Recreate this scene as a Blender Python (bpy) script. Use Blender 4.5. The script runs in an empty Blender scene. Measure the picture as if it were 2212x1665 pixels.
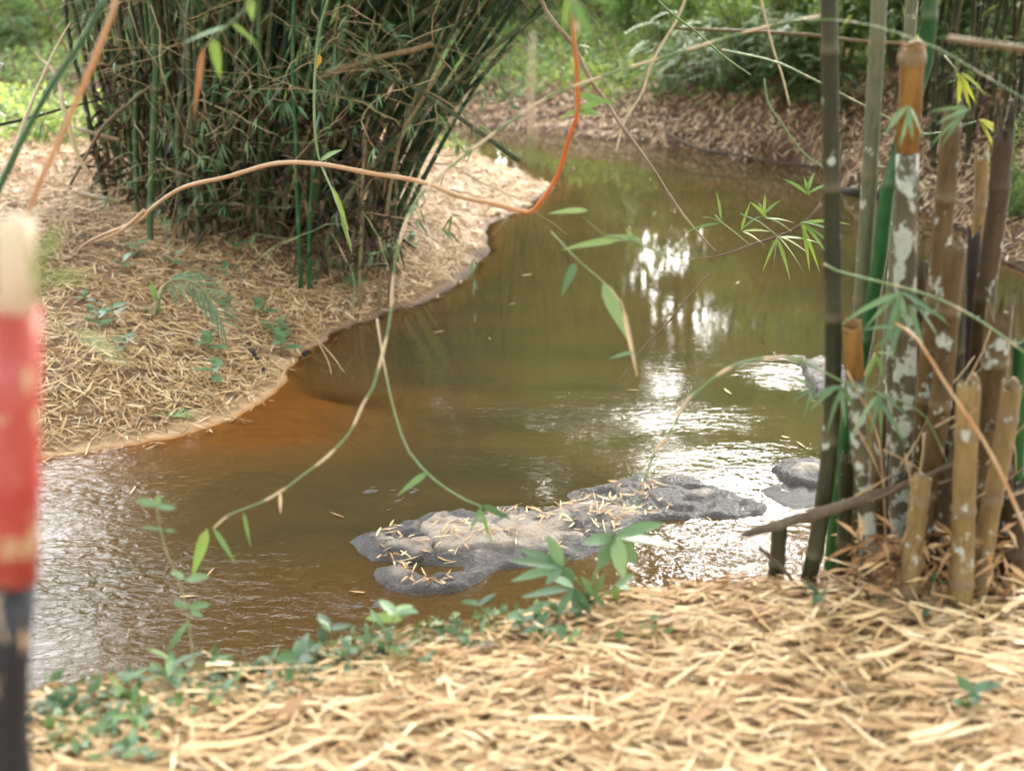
import bpy, math, random
import numpy as np
from mathutils import Vector

random.seed(7)
rng = np.random.default_rng(11)
R = math.radians
SC = bpy.context.scene
COL = SC.collection

# ------------------------------------------------------------------ camera, sky, sun, exposure
CAM = np.array([0.0, 0.0, 2.5])
PITCH = R(20)
FPX = 2670.0                                  # focal length for a picture 2212 wide
cam_d = bpy.data.cameras.new('camera')
cam = bpy.data.objects.new('camera', cam_d)
COL.objects.link(cam)
cam.location = CAM
cam.rotation_euler = (R(90) - PITCH, 0, 0)
cam_d.sensor_width = 36
cam_d.lens = 36 * FPX / 2212
cam_d.clip_start = 0.05
cam_d.clip_end = 500
cam_d.dof.use_dof = True
cam_d.dof.focus_distance = 5.2
cam_d.dof.aperture_fstop = 1.9
SC.camera = cam

SUN_EL, SUN_AZ = R(36), R(14)                 # azimuth from +Y towards +X
world = bpy.data.worlds.new("World")
SC.world = world
world.use_nodes = True
wn = world.node_tree.nodes
wl = world.node_tree.links
bg = wn['Background']
sky = wn.new('ShaderNodeTexSky')
sky.sky_type = 'NISHITA'
sky.sun_disc = False
sky.sun_elevation = SUN_EL
sky.sun_rotation = SUN_AZ
sky.dust_density = 4.0
hs = wn.new('ShaderNodeHueSaturation')
hs.inputs['Saturation'].default_value = 0.3
wl.new(sky.outputs[0], hs.inputs['Color'])
wl.new(hs.outputs[0], bg.inputs['Color'])
bg.inputs['Strength'].default_value = 0.15
sun_d = bpy.data.lights.new('sun', 'SUN')
sun_d.energy = 0.5
sun_d.angle = R(20)
sun_d.color = (1.0, 0.93, 0.82)
sun = bpy.data.objects.new('sun', sun_d)
COL.objects.link(sun)
sd_ = Vector((math.sin(SUN_AZ) * math.cos(SUN_EL), math.cos(SUN_AZ) * math.cos(SUN_EL), math.sin(SUN_EL)))
sun.rotation_euler = sd_.to_track_quat('Z', 'Y').to_euler()
sun.location = sd_ * 40
SC.view_settings.view_transform = 'Standard'
SC.view_settings.look = 'None'
SC.view_settings.exposure = 3.58
SC.view_settings.gamma = 1.0
SC.cycles.use_denoising = True
SC.cycles.max_bounces = 6
SC.cycles.transparent_max_bounces = 8
SC.cycles.caustics_reflective = False
SC.cycles.caustics_refractive = False
SC.cycles.sample_clamp_indirect = 6.0

# ------------------------------------------------------------------ picture helpers: a pixel of the 2212-wide photograph to a place
CF = np.array([0, math.cos(PITCH), -math.sin(PITCH)])
CU = np.array([0, math.sin(PITCH), math.cos(PITCH)])
CR = np.array([1.0, 0, 0])
def ray(u, v): return CF * FPX + CR * (u - 1106) + CU * (832.5 - v)
def at(u, v, y):
    d = ray(u, v); return CAM + d * (y / d[1])
def onz(u, v, z):
    d = ray(u, v); return CAM + d * ((z - 2.5) / d[2])
def msize(p, w): return w * float(np.dot(np.asarray(p) - CAM, CF)) / FPX
def to_px(P):
    Q = P - CAM; dp = Q @ CF
    dp = np.where(np.abs(dp) < 1e-6, 1e-6, dp)
    return 1106 + FPX * (Q @ CR) / dp, 832.5 - FPX * (Q @ CU) / dp, dp

# ------------------------------------------------------------------ numpy noise
def hash2(i, j, s):
    n = (i * 374761393 + j * 668265263 + s * 974634217) & 0xFFFFFFFF
    n = ((n ^ (n >> 13)) * 1274126177) & 0xFFFFFFFF
    return ((n ^ (n >> 16)) & 0xFFFF) / 65535.0
def vn(x, y, s=0):
    x = np.asarray(x, float); y = np.asarray(y, float)
    i = np.floor(x).astype(np.int64); j = np.floor(y).astype(np.int64)
    a = x - i; b = y - j
    a = a * a * (3 - 2 * a); b = b * b * (3 - 2 * b)
    return (hash2(i, j, s) * (1 - a) + hash2(i + 1, j, s) * a) * (1 - b) + (hash2(i, j + 1, s) * (1 - a) + hash2(i + 1, j + 1, s) * a) * b
def fbm(x, y, s=0, o=4):
    t = 0; w = 0.5
    for k in range(o):
        t = t + w * (vn(x * 2 ** k, y * 2 ** k, s + k * 17) - 0.5); w *= 0.5
    return t
def sstep(x, a, b):
    t = np.clip((np.asarray(x, float) - a) / (b - a), 0, 1); return t * t * (3 - 2 * t)

# ------------------------------------------------------------------ mesh building
class MB:
    def __init__(s): s.V = []; s.Q = []; s.T = []; s.t = []; s.n = 0; s.qm = []; s.tm = []
    def add(s, V, Q=None, T=None, tone=0.0, mat=0):
        V = np.asarray(V, float).reshape(-1, 3)
        if Q is not None and len(Q):
            Q = np.asarray(Q, int).reshape(-1, 4); s.Q.append(Q + s.n); s.qm.append(np.full(len(Q), mat))
        if T is not None and len(T):
            T = np.asarray(T, int).reshape(-1, 3); s.T.append(T + s.n); s.tm.append(np.full(len(T), mat))
        s.V.append(V)
        s.t.append(np.broadcast_to(np.asarray(tone, float), (len(V),)))
        s.n += len(V)
    def build(s, name, mats, parent=None, origin=None, smooth=True, attrs=None):
        if not isinstance(mats, (list, tuple)): mats = [mats]
        V = np.concatenate(s.V)
        o0 = np.array(origin if origin is not None else (0, 0, 0), float)
        if parent is not None: o0 = np.array(parent.get('_o', (0, 0, 0)), float)
        V = V - o0
        Q = np.concatenate(s.Q) if s.Q else np.zeros((0, 4), int)
        T = np.concatenate(s.T) if s.T else np.zeros((0, 3), int)
        me = bpy.data.meshes.new(name)
        nq, nt = len(Q), len(T)
        me.vertices.add(len(V)); me.vertices.foreach_set('co', V.ravel())
        me.loops.add(nq * 4 + nt * 3); me.loops.foreach_set('vertex_index', np.concatenate([Q.ravel(), T.ravel()]).astype(np.int32))
        me.polygons.add(nq + nt)
        me.polygons.foreach_set('loop_start', np.concatenate([np.arange(nq) * 4, nq * 4 + np.arange(nt) * 3]).astype(np.int32))
        me.polygons.foreach_set('material_index', np.concatenate([np.concatenate(s.qm) if s.qm else np.zeros(0, int), np.concatenate(s.tm) if s.tm else np.zeros(0, int)]).astype(np.int32))
        me.polygons.foreach_set('use_smooth', np.full(nq + nt, smooth))
        a = me.attributes.new('tone', 'FLOAT', 'POINT'); a.data.foreach_set('value', np.concatenate(s.t).astype(np.float32))
        for k, val in (attrs or {}).items():
            a = me.attributes.new(k, 'FLOAT', 'POINT'); a.data.foreach_set('value', np.asarray(val, np.float32))
        me.update(calc_edges=True); me.validate()
        for m in mats: me.materials.append(m)
        ob = bpy.data.objects.new(name, me); COL.objects.link(ob)
        if parent is not None: ob.parent = parent
        else: ob.location = o0
        if origin is not None or parent is not None: ob['_o'] = [float(q) for q in o0]
        return ob

def tag(o, label=None, cat=None, group=None, kind=None):
    if label: o['label'] = label
    if cat: o['category'] = cat
    if group: o['group'] = group
    if kind: o['kind'] = kind
    return o
def thing(name, loc, label, cat, group=None):
    o = bpy.data.objects.new(name, None); COL.objects.link(o)
    o.location = [float(q) for q in loc]; o['_o'] = [float(q) for q in loc]
    o.empty_display_size = 0.1
    return tag(o, label, cat, group)
def dup(root, loc, rz=0, sc=1, label=None, rx=0, ry=0):
    r = root.copy(); COL.objects.link(r)
    r.location = [float(q) for q in loc]; r.rotation_euler = (rx, ry, rz); r.scale = (sc, sc, sc)
    if label: r['label'] = label
    for ch in list(root.children):
        c = ch.copy(); COL.objects.link(c); c.parent = r
        for g in ch.children:
            d = g.copy(); COL.objects.link(d); d.parent = c
    return r

def norm(v):
    v = np.asarray(v, float); return v / (np.linalg.norm(v, axis=-1, keepdims=True) + 1e-12)
def smooth_line(P, step):
    P = np.asarray(P, float)
    if len(P) > 2:
        E = np.vstack([2 * P[0] - P[1], P, 2 * P[-1] - P[-2]]); out = []
        for i in range(1, len(E) - 2):
            p0, p1, p2, p3 = E[i - 1:i + 3]
            t = np.linspace(0, 1, 12, endpoint=False)[:, None]
            out.append(0.5 * (2 * p1 + (p2 - p0) * t + (2 * p0 - 5 * p1 + 4 * p2 - p3) * t ** 2 + (3 * p1 - p0 - 3 * p2 + p3) * t ** 3))
        P = np.vstack(out + [E[-2:-1]])
    L = np.concatenate([[0], np.cumsum(np.linalg.norm(np.diff(P, axis=0), axis=1))])
    n = max(2, int(L[-1] / step) + 1)
    s = np.linspace(0, L[-1], n)
    return np.stack([np.interp(s, L, P[:, k]) for k in range(3)], 1), s
def frames(P):
    T = norm(np.gradient(P, axis=0)); N = np.zeros_like(P)
    a = np.array([1.0, 0, 0]) if abs(T[0][0]) < 0.8 else np.array([0, 1.0, 0])
    n = norm(a - T[0] * np.dot(a, T[0]))
    for i in range(len(P)):
        n = norm(n - T[i] * np.dot(n, T[i])); N[i] = n
    return T, N, np.cross(T, N)
def loft(mb, rings, tones, cap0=True, cap1=True, mat=0):
    rings = np.asarray(rings); n, k, _ = rings.shape
    i = np.arange(n - 1)[:, None] * k; j = np.arange(k)[None]; j2 = (j + 1) % k
    Q = np.stack([i + j, i + j2, i + k + j2, i + k + j], -1).reshape(-1, 4)
    V = rings.reshape(-1, 3); t = np.repeat(np.asarray(tones, float), k)
    T = []
    if cap0: V = np.vstack([V, rings[0].mean(0)]); t = np.append(t, tones[0]); T += [[len(V) - 1, (q + 1) % k, q] for q in range(k)]
    if cap1: V = np.vstack([V, rings[-1].mean(0)]); t = np.append(t, tones[-1]); b = (n - 1) * k; T += [[len(V) - 1, b + q, b + (q + 1) % k] for q in range(k)]
    mb.add(V, Q, T if T else None, t, mat)
def tube(mb, P, r, k=6, tones=0.0, mat=0, wob=0.0, cap=True):
    P = np.asarray(P, float); r = np.broadcast_to(np.asarray(r, float), (len(P),)); tones = np.broadcast_to(np.asarray(tones, float), (len(P),))
    T, N, B = frames(P); a = np.linspace(0, 2 * math.pi, k, endpoint=False)
    rr = r[:, None] * (1 + (wob * (rng.random((len(P), k)) - 0.5) if wob else 0))
    rings = P[:, None] + rr[..., None] * (np.cos(a)[None, :, None] * N[:, None] + np.sin(a)[None, :, None] * B[:, None])
    loft(mb, rings, tones, cap, cap, mat)
def bamboo(mb, pts, r0, r1, inter=0.3, k=8, jag=None, phase=None, node=1.10, step=None):
    """jointed culm along pts; jag: depth of the splintered hollow top"""
    P, s = smooth_line(pts, step or inter / 2.5)
    L = s[-1]
    nodes = np.arange((phase if phase is not None else rng.random() * inter), L - 0.02, inter)
    S = [(q, 1.0, 0.0) for q in s]
    S = [q for q in S if not np.any(np.abs(nodes - q[0]) < 0.02)] if len(nodes) else S
    for q in nodes: S += [(q - .014, 1.0, 0.0), (q - .004, node, .8), (q + .004, node * .97, 1.0), (q + .02, .985, .35)]
    S.sort(); S = np.array([q for q in S if 0 <= q[0] <= L])
    PP = np.stack([np.interp(S[:, 0], s, P[:, c]) for c in range(3)], 1)
    r = (r0 + (r1 - r0) * S[:, 0] / L) * S[:, 1]
    T, N, B = frames(PP); a = np.linspace(0, 2 * math.pi, k, endpoint=False)
    ring = np.cos(a)[None, :, None] * N[:, None] + np.sin(a)[None, :, None] * B[:, None]
    rings = list(PP[:, None] + r[:, None, None] * ring); tones = list(S[:, 2])
    if jag:
        off = (rng.random(k) ** 1.5) * jag
        ax = T[-1]
        rings.append(rings[-1] + ax * (off[:, None] + .005)); tones.append(0.2)
        c = rings[-1].mean(0); inn = PP[-1] + (rings[-1] - ax * off[:, None] - PP[-1]) * 0.74
        rings.append(inn + ax * off[:, None] * 0.96); tones.append(0.6)
        rings.append(inn - ax * 0.07); tones.append(0.5)
    loft(mb, rings, tones, True, True)
    return PP
def blade(mb, base, d, up, L, W, droop=0.2, tone=0.0, n=5, fold=0.25, mat=0, shape='lance'):
    d = norm(d); side = norm(np.cross(d, up)); nn = np.cross(side, d)
    t = np.linspace(0, 1, n + 1)
    if shape == 'lance': w = np.sin(np.pi * np.clip(t, 0, 1) ** 0.62) ** 0.9
    else: w = np.sin(np.pi * t ** 0.85) ** 0.75
    w = np.where((t == 0) | (t == 1), 0.06, w) * W / 2
    c = np.asarray(base)[None] + d * (t * L)[:, None] + np.array([0, 0, -1.0]) * (droop * L * t ** 2)[:, None]
    l = c + side * w[:, None] + nn * (w * fold)[:, None]; r = c - side * w[:, None] + nn * (w * fold)[:, None]
    V = np.stack([l, c, r], 1).reshape(-1, 3)
    Q = []
    for i in range(n): Q += [[3 * i, 3 * i + 1, 3 * i + 4, 3 * i + 3], [3 * i + 1, 3 * i + 2, 3 * i + 5, 3 * i + 4]]
    mb.add(V, Q, None, tone, mat)
def leaf_cloud(mb, P, D, U, L, W, tone, droop=0.15, mat=0):
    """many small folded leaves: base P, direction D, rough normal U"""
    n = len(P); D = norm(D); S = norm(np.cross(D, U)); N = np.cross(S, D)
    L = np.broadcast_to(L, (n,))[:, None]; W = np.broadcast_to(W, (n,))[:, None]
    z = np.array([0, 0, -1.0])
    m = P + D * L * .45
    V = np.stack([P, m + S * W / 2 + N * W * .15, P + D * L + z * L * droop, m - S * W / 2 + N * W * .15], 1).reshape(-1, 3)
    i = np.arange(n)[:, None] * 4
    T = np.concatenate([i + np.array([[0, 1, 2]]), i + np.array([[0, 2, 3]])], 1).reshape(-1, 3)
    mb.add(V, None, T, np.repeat(np.broadcast_to(tone, (n,)), 4), mat)
def rdir(n, up=0.0):
    d = rng.normal(size=(n, 3)); d[:, 2] += up; return norm(d)

# ------------------------------------------------------------------ materials
def new_mat(name):
    m = bpy.data.materials.new(name); m.use_nodes = True
    nt = m.node_tree; nt.nodes.clear()
    out = nt.nodes.new('ShaderNodeOutputMaterial')
    return m, nt, out
def nd(nt, t, **kw):
    n = nt.nodes.new(t)
    for k, v in kw.items():
        if k in n.inputs: n.inputs[k].default_value = v
        else: setattr(n, k, v)
    return n
def c4(c): return (c[0], c[1], c[2], 1.0)
def mixc(nt, fac, a, b, mode='MIX'):
    n = nt.nodes.new('ShaderNodeMix'); n.data_type = 'RGBA'; n.blend_type = mode
    for s, val in ((0, fac), (6, a), (7, b)):
        if isinstance(val, bpy.types.NodeSocket): nt.links.new(val, n.inputs[s])
        else: n.inputs[s].default_value = val if s == 0 else c4(val)
    return n.outputs[2]
def math_(nt, op, a, b=None, clamp=False):
    n = nt.nodes.new('ShaderNodeMath'); n.operation = op; n.use_clamp = clamp
    for i, val in enumerate((a, b)):
        if val is None: continue
        if isinstance(val, bpy.types.NodeSocket): nt.links.new(val, n.inputs[i])
        else: n.inputs[i].default_value = val
    return n.outputs[0]
def ramp(nt, fac, stops):
    n = nt.nodes.new('ShaderNodeValToRGB'); e = n.color_ramp.elements
    while len(e) > 1: e.remove(e[-1])
    e[0].position = stops[0][0]; e[0].color = c4(stops[0][1])
    for p, c in stops[1:]:
        q = e.new(p); q.color = c4(c)
    nt.links.new(fac, n.inputs[0]); return n.outputs[0]
def noise(nt, scale, detail=3, rough=.55, vec=None, stretch=None, dist=0.0):
    n = nd(nt, 'ShaderNodeTexNoise', Scale=scale, Detail=detail, Roughness=rough, Distortion=dist)
    if vec is None:
        tc = nt.nodes.new('ShaderNodeTexCoord'); vec = tc.outputs['Object']
    if stretch:
        mp = nt.nodes.new('ShaderNodeMapping'); mp.inputs['Scale'].default_value = stretch
        nt.links.new(vec, mp.inputs[0]); vec = mp.outputs[0]
    nt.links.new(vec, n.inputs['Vector']); return n.outputs['Fac']
def attr(nt, name): return nd(nt, 'ShaderNodeAttribute', attribute_name=name).outputs['Fac']
def bump(nt, h, strength=.3, dist=.01):
    b = nd(nt, 'ShaderNodeBump', Strength=strength, Distance=dist)
    nt.links.new(h, b.inputs['Height']); return b.outputs[0]
def prin(nt, col, rough=.6, nrm=None, spec=.4):
    p = nd(nt, 'ShaderNodeBsdfPrincipled')
    p.inputs['Specular IOR Level'].default_value = spec
    for k, val in (('Base Color', col), ('Roughness', rough), ('Normal', nrm)):
        if val is None: continue
        if isinstance(val, bpy.types.NodeSocket): nt.links.new(val, p.inputs[k])
        else: p.inputs[k].default_value = c4(val) if k == 'Base Color' else val
    return p.outputs[0]
def m_culm(name, a, b, band=(.3, .24, .14), lichen=0.0, rough=.5, top=None):
    m, nt, out = new_mat(name)
    f = noise(nt, 14, 4, .6, stretch=(1, 1, .12))
    f2 = noise(nt, 60, 3, .7, stretch=(1, 1, .3))
    c = mixc(nt, ramp(nt, f, [(.3, (0, 0, 0)), (.7, (1, 1, 1))]), a, b)
    c = mixc(nt, ramp(nt, f2, [(.42, (0, 0, 0)), (.75, (.6, .6, .6))]), c, [q * .45 for q in a])
    c = mixc(nt, attr(nt, 'tone'), c, band)
    if lichen:
        patch = math_(nt, 'ADD', math_(nt, 'MULTIPLY', noise(nt, 24, 5, .55, stretch=(1, 1, .8)), .7), math_(nt, 'MULTIPLY', noise(nt, 7, 2, .5), .3))
        lo_ = .615 - .13 * lichen; msk = ramp(nt, patch, [(lo_, (0, 0, 0)), (lo_ + .035, (1, 1, 1))])
        lc = mixc(nt, noise(nt, 90, 2), (.27, .29, .23), (.46, .48, .41))
        c = mixc(nt, math_(nt, 'MULTIPLY', msk, .9), c, lc)
    nt.links.new(prin(nt, c, rough, bump(nt, f2, .3, .006), .2), out.inputs[0]); return m
def m_tone(name, stops, rough=.65, trans=0.0, var=.35, spec=.3):
    """colour picked by the per-piece tone"""
    m, nt, out = new_mat(name)
    c = ramp(nt, attr(nt, 'tone'), stops)
    if var:
        f = noise(nt, 22, 3, .6)
        c = mixc(nt, ramp(nt, f, [(.3, (0, 0, 0)), (.7, (var, var, var))]), c, [q * .5 for q in stops[len(stops) // 2][1]])
    sh = prin(nt, c, rough, None, spec)
    if trans:
        t = nd(nt, 'ShaderNodeBsdfTranslucent'); nt.links.new(mixc(nt, .5, c, (.28, .34, .04)), t.inputs[0])
        x = nd(nt, 'ShaderNodeMixShader', Fac=trans); nt.links.new(sh, x.inputs[1]); nt.links.new(t.outputs[0], x.inputs[2]); sh = x.outputs[0]
    nt.links.new(sh, out.inputs[0]); return m
LITTER = [(0, (.12, .055, .025)), (.2, (.29, .15, .06)), (.5, (.47, .29, .13)), (.8, (.64, .44, .23)), (1, (.76, .59, .37))]
M_litter = m_tone('dry_leaf', LITTER, .55, 0, .2)
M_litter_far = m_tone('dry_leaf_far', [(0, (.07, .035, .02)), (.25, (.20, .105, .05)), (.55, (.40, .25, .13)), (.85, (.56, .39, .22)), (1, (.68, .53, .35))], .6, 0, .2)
M_sheath = m_tone('dead_sheath', [(0, (.03, .018, .01)), (.5, (.10, .06, .03)), (1, (.34, .22, .11))], .7, 0, .2)  # kept dark: the shade inside the clump is put into this colour
M_leaf = m_tone('green_leaf', [(0, (.035, .085, .035)), (.4, (.06, .15, .05)), (.75, (.10, .21, .06)), (1, (.22, .32, .05))], .42, .3, .15, .5)
M_leaf_teal = m_tone('teal_leaf', [(0, (.03, .07, .03)), (.5, (.075, .155, .065)), (.85, (.16, .26, .12)), (1, (.25, .33, .10))], .38, .22, .15, .5)
M_leaf_dark = m_tone('dark_leaf', [(0, (.03, .07, .035)), (.5, (.075, .15, .065)), (1, (.15, .25, .10))], .4, .25, .15, .5)
M_leaf_far = m_tone('woodland_leaf', [(0, (.05, .10, .035)), (.4, (.12, .22, .08)), (.75, (.22, .33, .13)), (1, (.34, .42, .10))], .5, .55, .1, .4)
M_leaf_yel = m_tone('yellow_leaf', [(0, (.25, .28, .03)), (.6, (.40, .36, .04)), (1, (.42, .20, .03))], .5, .35, .1)
M_twig = m_tone('banded_twig', [(0, (.10, .17, .06)), (.45, (.16, .20, .08)), (.6, (.42, .31, .18)), (1, (.50, .38, .24))], .5, 0, .1)
M_twig_dry = m_tone('dry_twig', [(0, (.23, .15, .07)), (.5, (.36, .26, .13)), (1, (.46, .36, .22))], .6, 0, .3)
M_twig_dark = m_tone('dark_twig', [(0, (.07, .045, .03)), (.5, (.15, .095, .055)), (1, (.26, .17, .10))], .65, 0, .35)
M_orange = m_tone('orange_twig', [(0, (.42, .29, .16)), (.5, (.40, .20, .085)), (1, (.50, .12, .02))], .4, 0, .15)
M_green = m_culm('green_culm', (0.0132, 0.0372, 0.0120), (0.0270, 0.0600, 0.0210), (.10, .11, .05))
M_green2 = m_culm('lit_green_culm', (.028, .062, .018), (.064, .108, .032), (.12, .12, .06))  # brighter copy of green_culm, light on the front canes put into the colour
M_olive2 = m_culm('lit_olive_culm', (.045, .055, .022), (.09, .10, .042), (.15, .13, .07))  # brighter copy of olive_culm, likewise with the light in its colour
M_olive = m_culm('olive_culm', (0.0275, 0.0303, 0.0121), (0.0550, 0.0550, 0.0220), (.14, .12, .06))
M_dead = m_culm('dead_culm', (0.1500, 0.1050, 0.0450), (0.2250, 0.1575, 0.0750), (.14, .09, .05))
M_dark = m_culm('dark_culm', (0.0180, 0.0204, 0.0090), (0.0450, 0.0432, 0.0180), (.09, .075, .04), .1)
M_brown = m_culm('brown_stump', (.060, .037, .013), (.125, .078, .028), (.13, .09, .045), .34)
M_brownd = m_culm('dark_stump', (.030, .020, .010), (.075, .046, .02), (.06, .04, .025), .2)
M_tan = m_culm('tan_stump', (.14, .090, .033), (.27, .18, .072), (.16, .11, .06), .25)
M_grey = m_culm('grey_culm', (0.0845, 0.0910, 0.0488), (0.1430, 0.1430, 0.0845), (.13, .11, .06), .3)
M_lich = m_culm('lichen_culm', (0.0600, 0.0510, 0.0270), (0.1020, 0.0840, 0.0480), (.12, .09, .05), .85)
M_amber = m_culm('amber_culm', (.11, .055, .014), (.29, .155, .042), (.20, .10, .04), 0)
M_vivid = m_culm('bright_green_culm', (0.0105, 0.0562, 0.0135), (0.0188, 0.0900, 0.0225), (.06, .10, .04), 0, .35)
M_wood = m_culm('weathered_wood', (0.0750, 0.0525, 0.0338), (0.1500, 0.1125, 0.0750), (.07, .05, .03), 0, .8)
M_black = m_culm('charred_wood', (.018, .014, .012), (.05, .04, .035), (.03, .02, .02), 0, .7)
M_trunk = m_culm('tree_bark', (.07, .055, .04), (.14, .11, .08), (.08, .06, .04), .3, .85)

# ------------------------------------------------------------------ ground: river outline and heights
SH_L = [(330, 955), (440, 925), (540, 890), (610, 835), (650, 780), (690, 735), (760, 705), (870, 665), (960, 640), (1010, 605), (1050, 555), (1057, 515), (1050, 490), (1080, 466), (1130, 455), (1190, 418), (1180, 396), (1110, 366), (1045, 340), (1000, 302)]
SH_F = [(960, 270), (1050, 279), (1200, 290), (1330, 303), (1420, 315), (1500, 328), (1580, 343), (1680, 356), (1790, 372), (1850, 430), (1990, 455), (2090, 500), (2150, 560), (2240, 612)]
L = [(-16, 4.4), (-6, 5.0), (-3.6, 5.45), (-2.42, 5.75)] + [tuple(onz(u, v, 0)[:2]) for u, v in SH_L] + [(-4, 17.6), (-14, 18.4)]
F = [(-14, 21.5), (-4, 19.2)] + [tuple(onz(u, v, 0)[:2]) for u, v in SH_F] + [(7, 8.6), (16, 8.0)]
NB = [(16, 4.3), (6, 4.1), (2.6, 3.95), (1.0, 3.98), (0.2, 3.9), (-.45, 3.68), (-1.0, 3.42), (-2.2, 3.1), (-6, 2.6), (-16, 2.0)]
def chaikin(P, n=2):
    P = np.array(P, float)
    for _ in range(n):
        a, b = P[:-1], P[1:]
        P = np.vstack([P[:1], np.stack([a * .75 + b * .25, a * .25 + b * .75], 1).reshape(-1, 2), P[-1:]])
    return P
BK = [chaikin(L), chaikin(F), chaikin(NB, 1)]
def ragged(P, step, amp, s):
    out = []
    for p, q in zip(P[:-1], P[1:]):
        n = max(1, int(np.linalg.norm(q - p) / step)) if abs(p[0]) < 5 or abs(q[0]) < 5 else 1
        out += [p + (q - p) * k / n for k in range(n)]
    out = np.array(out + [P[-1]]); t = np.gradient(out, axis=0); nrm = np.stack([-t[:, 1], t[:, 0]], 1); nrm /= np.linalg.norm(nrm, axis=1, keepdims=True) + 1e-9
    f = amp * (1.2 * fbm(out[:, 0] * 3, out[:, 1] * 3, s, 2) + 1.3 * fbm(out[:, 0] * 9, out[:, 1] * 9, s + 3, 2)) * np.clip((out[:, 1] - 4) / 4, .25, 2)
    return out + nrm * f[:, None]
BK[0] = ragged(BK[0], .10, .13, 201); BK[1] = ragged(BK[1], .14, .16, 207)
POLY = np.vstack(BK)
BANK = np.concatenate([np.full(len(b), i) for i, b in enumerate(BK)])
def seg_info(x, y, poly, closed=True):
    x = np.asarray(x, float).ravel(); y = np.asarray(y, float).ravel()
    A = poly; B = np.roll(poly, -1, 0)
    best = np.full(len(x), 1e9); idx = np.zeros(len(x), int); ins = np.zeros(len(x), bool)
    for i in range(len(A)):
        ax, ay = A[i]; bx, by = B[i]; dx, dy = bx - ax, by - ay
        t = np.clip(((x - ax) * dx + (y - ay) * dy) / (dx * dx + dy * dy + 1e-12), 0, 1)
        d = (x - ax - t * dx) ** 2 + (y - ay - t * dy) ** 2
        m = d < best; best[m] = d[m]; idx[m] = i
        c = ((ay > y) != (by > y)) & (x < (bx - ax) * (y - ay) / (by - ay + 1e-15) + ax)
        ins ^= c
    return np.sqrt(best), idx, ins
def blob(x, y, u, v, z, rx, ry=None):
    p = onz(u, v, z); return np.exp(-(((x - p[0]) / rx) ** 2 + ((y - p[1]) / (ry or rx)) ** 2))
def land(x, y):
    """height, distance to the waterline (positive on land), bank number"""
    x = np.asarray(x, float).ravel(); y = np.asarray(y, float).ravel()
    d, idx, ins = seg_info(x, y, POLY)
    d = np.where(ins, d, np.maximum(d + .10 * fbm(x * 2.2, y * 2.2, 3) * np.clip(d * 3, 0, 1), 0))
    bk = BANK[idx]
    n1 = fbm(x * .9, y * .9, 5); n2 = fbm(x * 3.5, y * 3.5, 9)
    hl = np.interp(d, [0, .05, .15, .4, 1.1, 2.5, 5, 15, 60], [0, .010, .022, .085, .27, .46, .62, 1.25, 3.5]) + .035 * fbm(x * 8, y * 8, 15) * np.clip(d * 8, 0, 1) + .10 * n1 * np.clip(d, 0, 1) + .03 * n2 * np.clip(d * 2, 0, 1)
    cl = np.exp(-(((x + 1.75) / 1.3) ** 2 + ((y - 9.9) / .9) ** 2)); hl = hl + .16 * cl
    A = .36 + .5 * sstep(x, 1.2, 3.6) * sstep(y, 10.5, 12.5)
    hf = A * (.15 * sstep(d, 0, .10) + .85 * sstep(d, -.1, 1.25)) * np.clip(d * 6, 0, 1) + np.interp(d, [0, 1, 60], [0, .05, 5.2]) + .16 * n1 * np.clip(d, 0, 1) + .14 * n2 * np.clip(d * 3, 0, 1)
    hn = np.interp(d, [0, .95, 1.25, 6, 60], [0, .84, .90, .95, 1.2]) + .05 * n1 * np.clip(d, 0, 1) + .03 * n2 * np.clip(d, 0, 1)
    h = np.choose(bk, [hl, hf, hn])
    bed = -(.5 * (1 - np.exp(-d * (.75 + 2.6 * sstep(y, 6.0, 9.6))))) - .02 + .05 * n1
    bed += .16 * blob(x, y, 820, 935, -.2, .9, .22) + .17 * blob(x, y, 640, 1010, -.2, .5, .3) + .14 * blob(x, y, 1330, 1070, -.2, .6, .25) + .1 * blob(x, y, 250, 1250, -.2, .6, .4) + .13 * blob(x, y, 650, 1380, -.2, .7, .3) + .14 * blob(x, y, 1650, 1250, -.2, .7, .5)
    bed = np.minimum(bed, -.012)
    bed = np.where(d < .08, bed * d / .08, bed)
    return np.where(ins, bed, h), np.where(ins, -d, d), bk
def Hz(x, y): return land([x], [y])[0][0]
def on_ground(u, v):
    """where the pixel's ray meets the land"""
    d = ray(u, v); d = d / d[1]
    ys = np.concatenate([np.arange(1.4, 4.2, .02), np.arange(4.2, 34, .06)]); P = CAM + ys[:, None] * d
    g = P[:, 2] - land(P[:, 0], P[:, 1])[0]
    k = int(np.argmax(g < 0)) if np.any(g < 0) else len(ys) - 1
    return P[k]

def axis(segs):
    out = []
    for a, b, s in segs: out += list(np.arange(a, b, s))
    return np.array(out + [segs[-1][1]])
gx = axis([(-90, -20, 5), (-20, -7, .6), (-7, 8, .07), (8, 20, .6), (20, 90, 5)])
gy = axis([(-30, 0, 2.5), (0, 1.4, .2), (1.4, 9, .06), (9, 21, .09), (21, 34, .4), (34, 100, 4)])
GX, GY = np.meshgrid(gx, gy); gh, gd, gb = land(GX, GY)
def grid_faces(nx, ny):
    i = (np.arange(ny - 1)[:, None] * nx + np.arange(nx - 1)[None]).ravel()
    return np.stack([i, i + 1, i + nx + 1, i + nx], 1)
m, nt, out = new_mat('earth')
sd = attr(nt, 'shore'); f1 = noise(nt, 3, 5, .6); f2 = noise(nt, 40, 4, .65); f3 = noise(nt, 9, 3, .6, stretch=(1, 2.5, 1))
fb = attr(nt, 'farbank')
soil = mixc(nt, ramp(nt, f2, [(.3, (0, 0, 0)), (.7, (1, 1, 1))]), (.10, .055, .028), (.26, .16, .085))
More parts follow.
